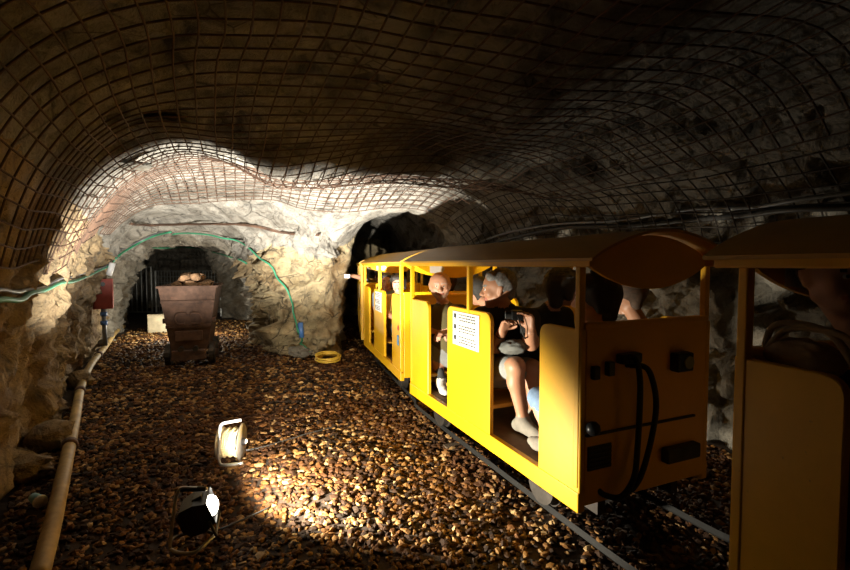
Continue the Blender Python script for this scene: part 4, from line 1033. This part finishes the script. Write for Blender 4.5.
# loose stones
for px, py, sz, mat, lab in ((323, 347, 0.10, 'pale_stone', 'white broken rock chunk leaning on the pillar foot'), (313, 351, 0.13, 'ore', 'brown broken rock at the pillar foot beside the white chunk'),
                             (300, 356, 0.15, 'rock_grey', 'grey rock lying under the blue cable connector'), (50, 446, 0.16, 'rock_wall', 'large brown rock at the foot of the left wall by the pipe'),
                             (22, 478, 0.14, 'rock_wall', 'brown rock at the left wall nearest the pale plastic cup'), (78, 385, 0.13, 'rock_wall', 'rock at the left wall where the pipe bends')):
    g = gnd(px, py); o = lump(sz, int(px), 3).build('rock', mat); o.location = (g.x, g.y, sz * 0.45); tag(o, lab, 'rock')
# small cup
g = gnd(37, 506)
cu = empty('plastic_cup', 'small pale blue plastic cup lying by the left wall', 'cup', None, (g.x, g.y, 0.03), R(-30))
MB().tube([(-0.05, 0, 0.01), (-0.045, 0, 0.01), (0.045, 0, 0.01)], [0.02, 0.025, 0.033], 14).build('cup_body', 'cyan_plastic', cu, True)
MB().tube([(0.043, 0, 0.01), (0.05, 0, 0.01)], 0.036, 14).build('cup_rim', 'white_plastic', cu, True)
# gate and mesh fence in the side tunnel
Yg = 12.2
def gp(px, py): return at_y(px, py, Yg)
r = empty('barred_gate', 'grey barred steel gate standing in the dark side tunnel', 'gate', None, (gp(140, 320).x, Yg, 0)); L0 = r.location
zt = gp(140, 267).z; xl, xr = gp(127, 300).x, gp(152, 300).x
MB().tube([Vector((x, Yg, z)) - L0 for x, z in ((xl, 0.05), (xl, zt), (xr, zt), (xr, 0.05))], 0.028, 8).build('gate_frame', 'galvanized', r)
for k in range(1, 5):
    x = xl + (xr - xl) * k / 5; MB().cyl(Vector((x, Yg, 0.1)) - L0, Vector((x, Yg, zt)) - L0, 0.018, 8).build('bar', 'galvanized', r)
MB().cyl(Vector((xl, Yg, 0.12)) - L0, Vector((xr, Yg, 0.12)) - L0, 0.02, 8).build('cross_bar', 'galvanized', r)
xl, xr = gp(155, 300).x, gp(220, 300).x; zt = gp(190, 271).z
r = empty('mesh_fence', 'dim wire mesh fence across the dark side tunnel behind the cart', 'fence', None, ((xl + xr) / 2, Yg + 0.05, 0)); L0 = r.location
for x in (xl, xr): MB().cyl(Vector((x, Yg + 0.05, 0)) - L0, Vector((x, Yg + 0.05, zt + (0.25 if x == xr else 0))) - L0, 0.03, 8).build('fence_post', 'galvanized', r)
n = 22
for k in range(1, n):
    x = xl + (xr - xl) * k / n; MB().cyl(Vector((x, Yg + 0.05, 0.1)) - L0, Vector((x, Yg + 0.05, zt)) - L0, 0.007, 5).build('wire', 'galvanized', r)
for k in range(8):
    z = 0.12 + (zt - 0.12) * k / 7; MB().cyl(Vector((xl, Yg + 0.05, z)) - L0, Vector((xr, Yg + 0.05, z)) - L0, 0.008, 5).build('wire', 'galvanized', r)
# dark slabs of rock caught in the roof mesh
for px, py, sz, lab in ((125, 161, 0.13, 'small dark rock caught in the roof mesh above the arch'), (166, 122, 0.17, 'long dark rock slab caught in the roof mesh')):
    p = hit(px, py, 0.05); o = lump(sz, px, 3).build('caught_rock', 'rock_grey'); o.location = p; o.scale = (1.1, 1.0, 0.35); tag(o, lab, 'rock')

# work lamp standing behind the mine cart in the mouth of the side tunnel
def small_lamp(c, label, power):
    r = empty('work_lamp', label, 'lamp', None, c)
    MB().cyl((0, 0, -0.03), (0, 0, 0.05), 0.10, 20).build('lamp_foot', 'black_metal', r)
    MB().tube([(0, 0, 0.05), (0, 0, 0.16)], [0.05, 0.06], 16).build('lamp_socket', 'black_metal', r, True)
    MB().ball((0, 0, 0.21), 0.055, 3).build('lamp_bulb', 'lamp_glass', r, True)
    l = bpy.data.lights.new('work_lamp_light', 'POINT'); l.energy = power; l.color = WARM; l.shadow_soft_size = 0.05
    o = bpy.data.objects.new('work_lamp_light', l); COL.objects.link(o); o.location = Vector(c) + Vector((0, 0, 0.33))
small_lamp((-4.62, 8.7, 0.0), 'small work lamp on the ground hidden behind the mine cart', 110)
small_lamp(carmat(0) @ Vector((1.42, 1.55, 0.0)), 'small work lamp on the ground behind the yellow train', 15)
# rolled lower edge of the roof mesh above the arch
P = spline([hit(x, y, 0.05) for x, y in ((128, 221), (150, 223), (185, 222), (220, 221), (250, 223), (290, 231), (318, 236))], 6)
r = empty('mesh_edge', 'rusty rolled wire edge of the roof mesh above the arch', 'wire', None, P[20])
for k in range(3):
    MB().tube([p - P[20] + Vector((0.012 * math.sin(i * 0.5 + k * 2.1), 0.012 * math.cos(i * 0.5 + k * 2.1), 0.012 * math.cos(i * 0.5 + k * 2.1))) for i, p in enumerate(P)], 0.011, 6).build('wire_strand', 'rust_wire', r, True)
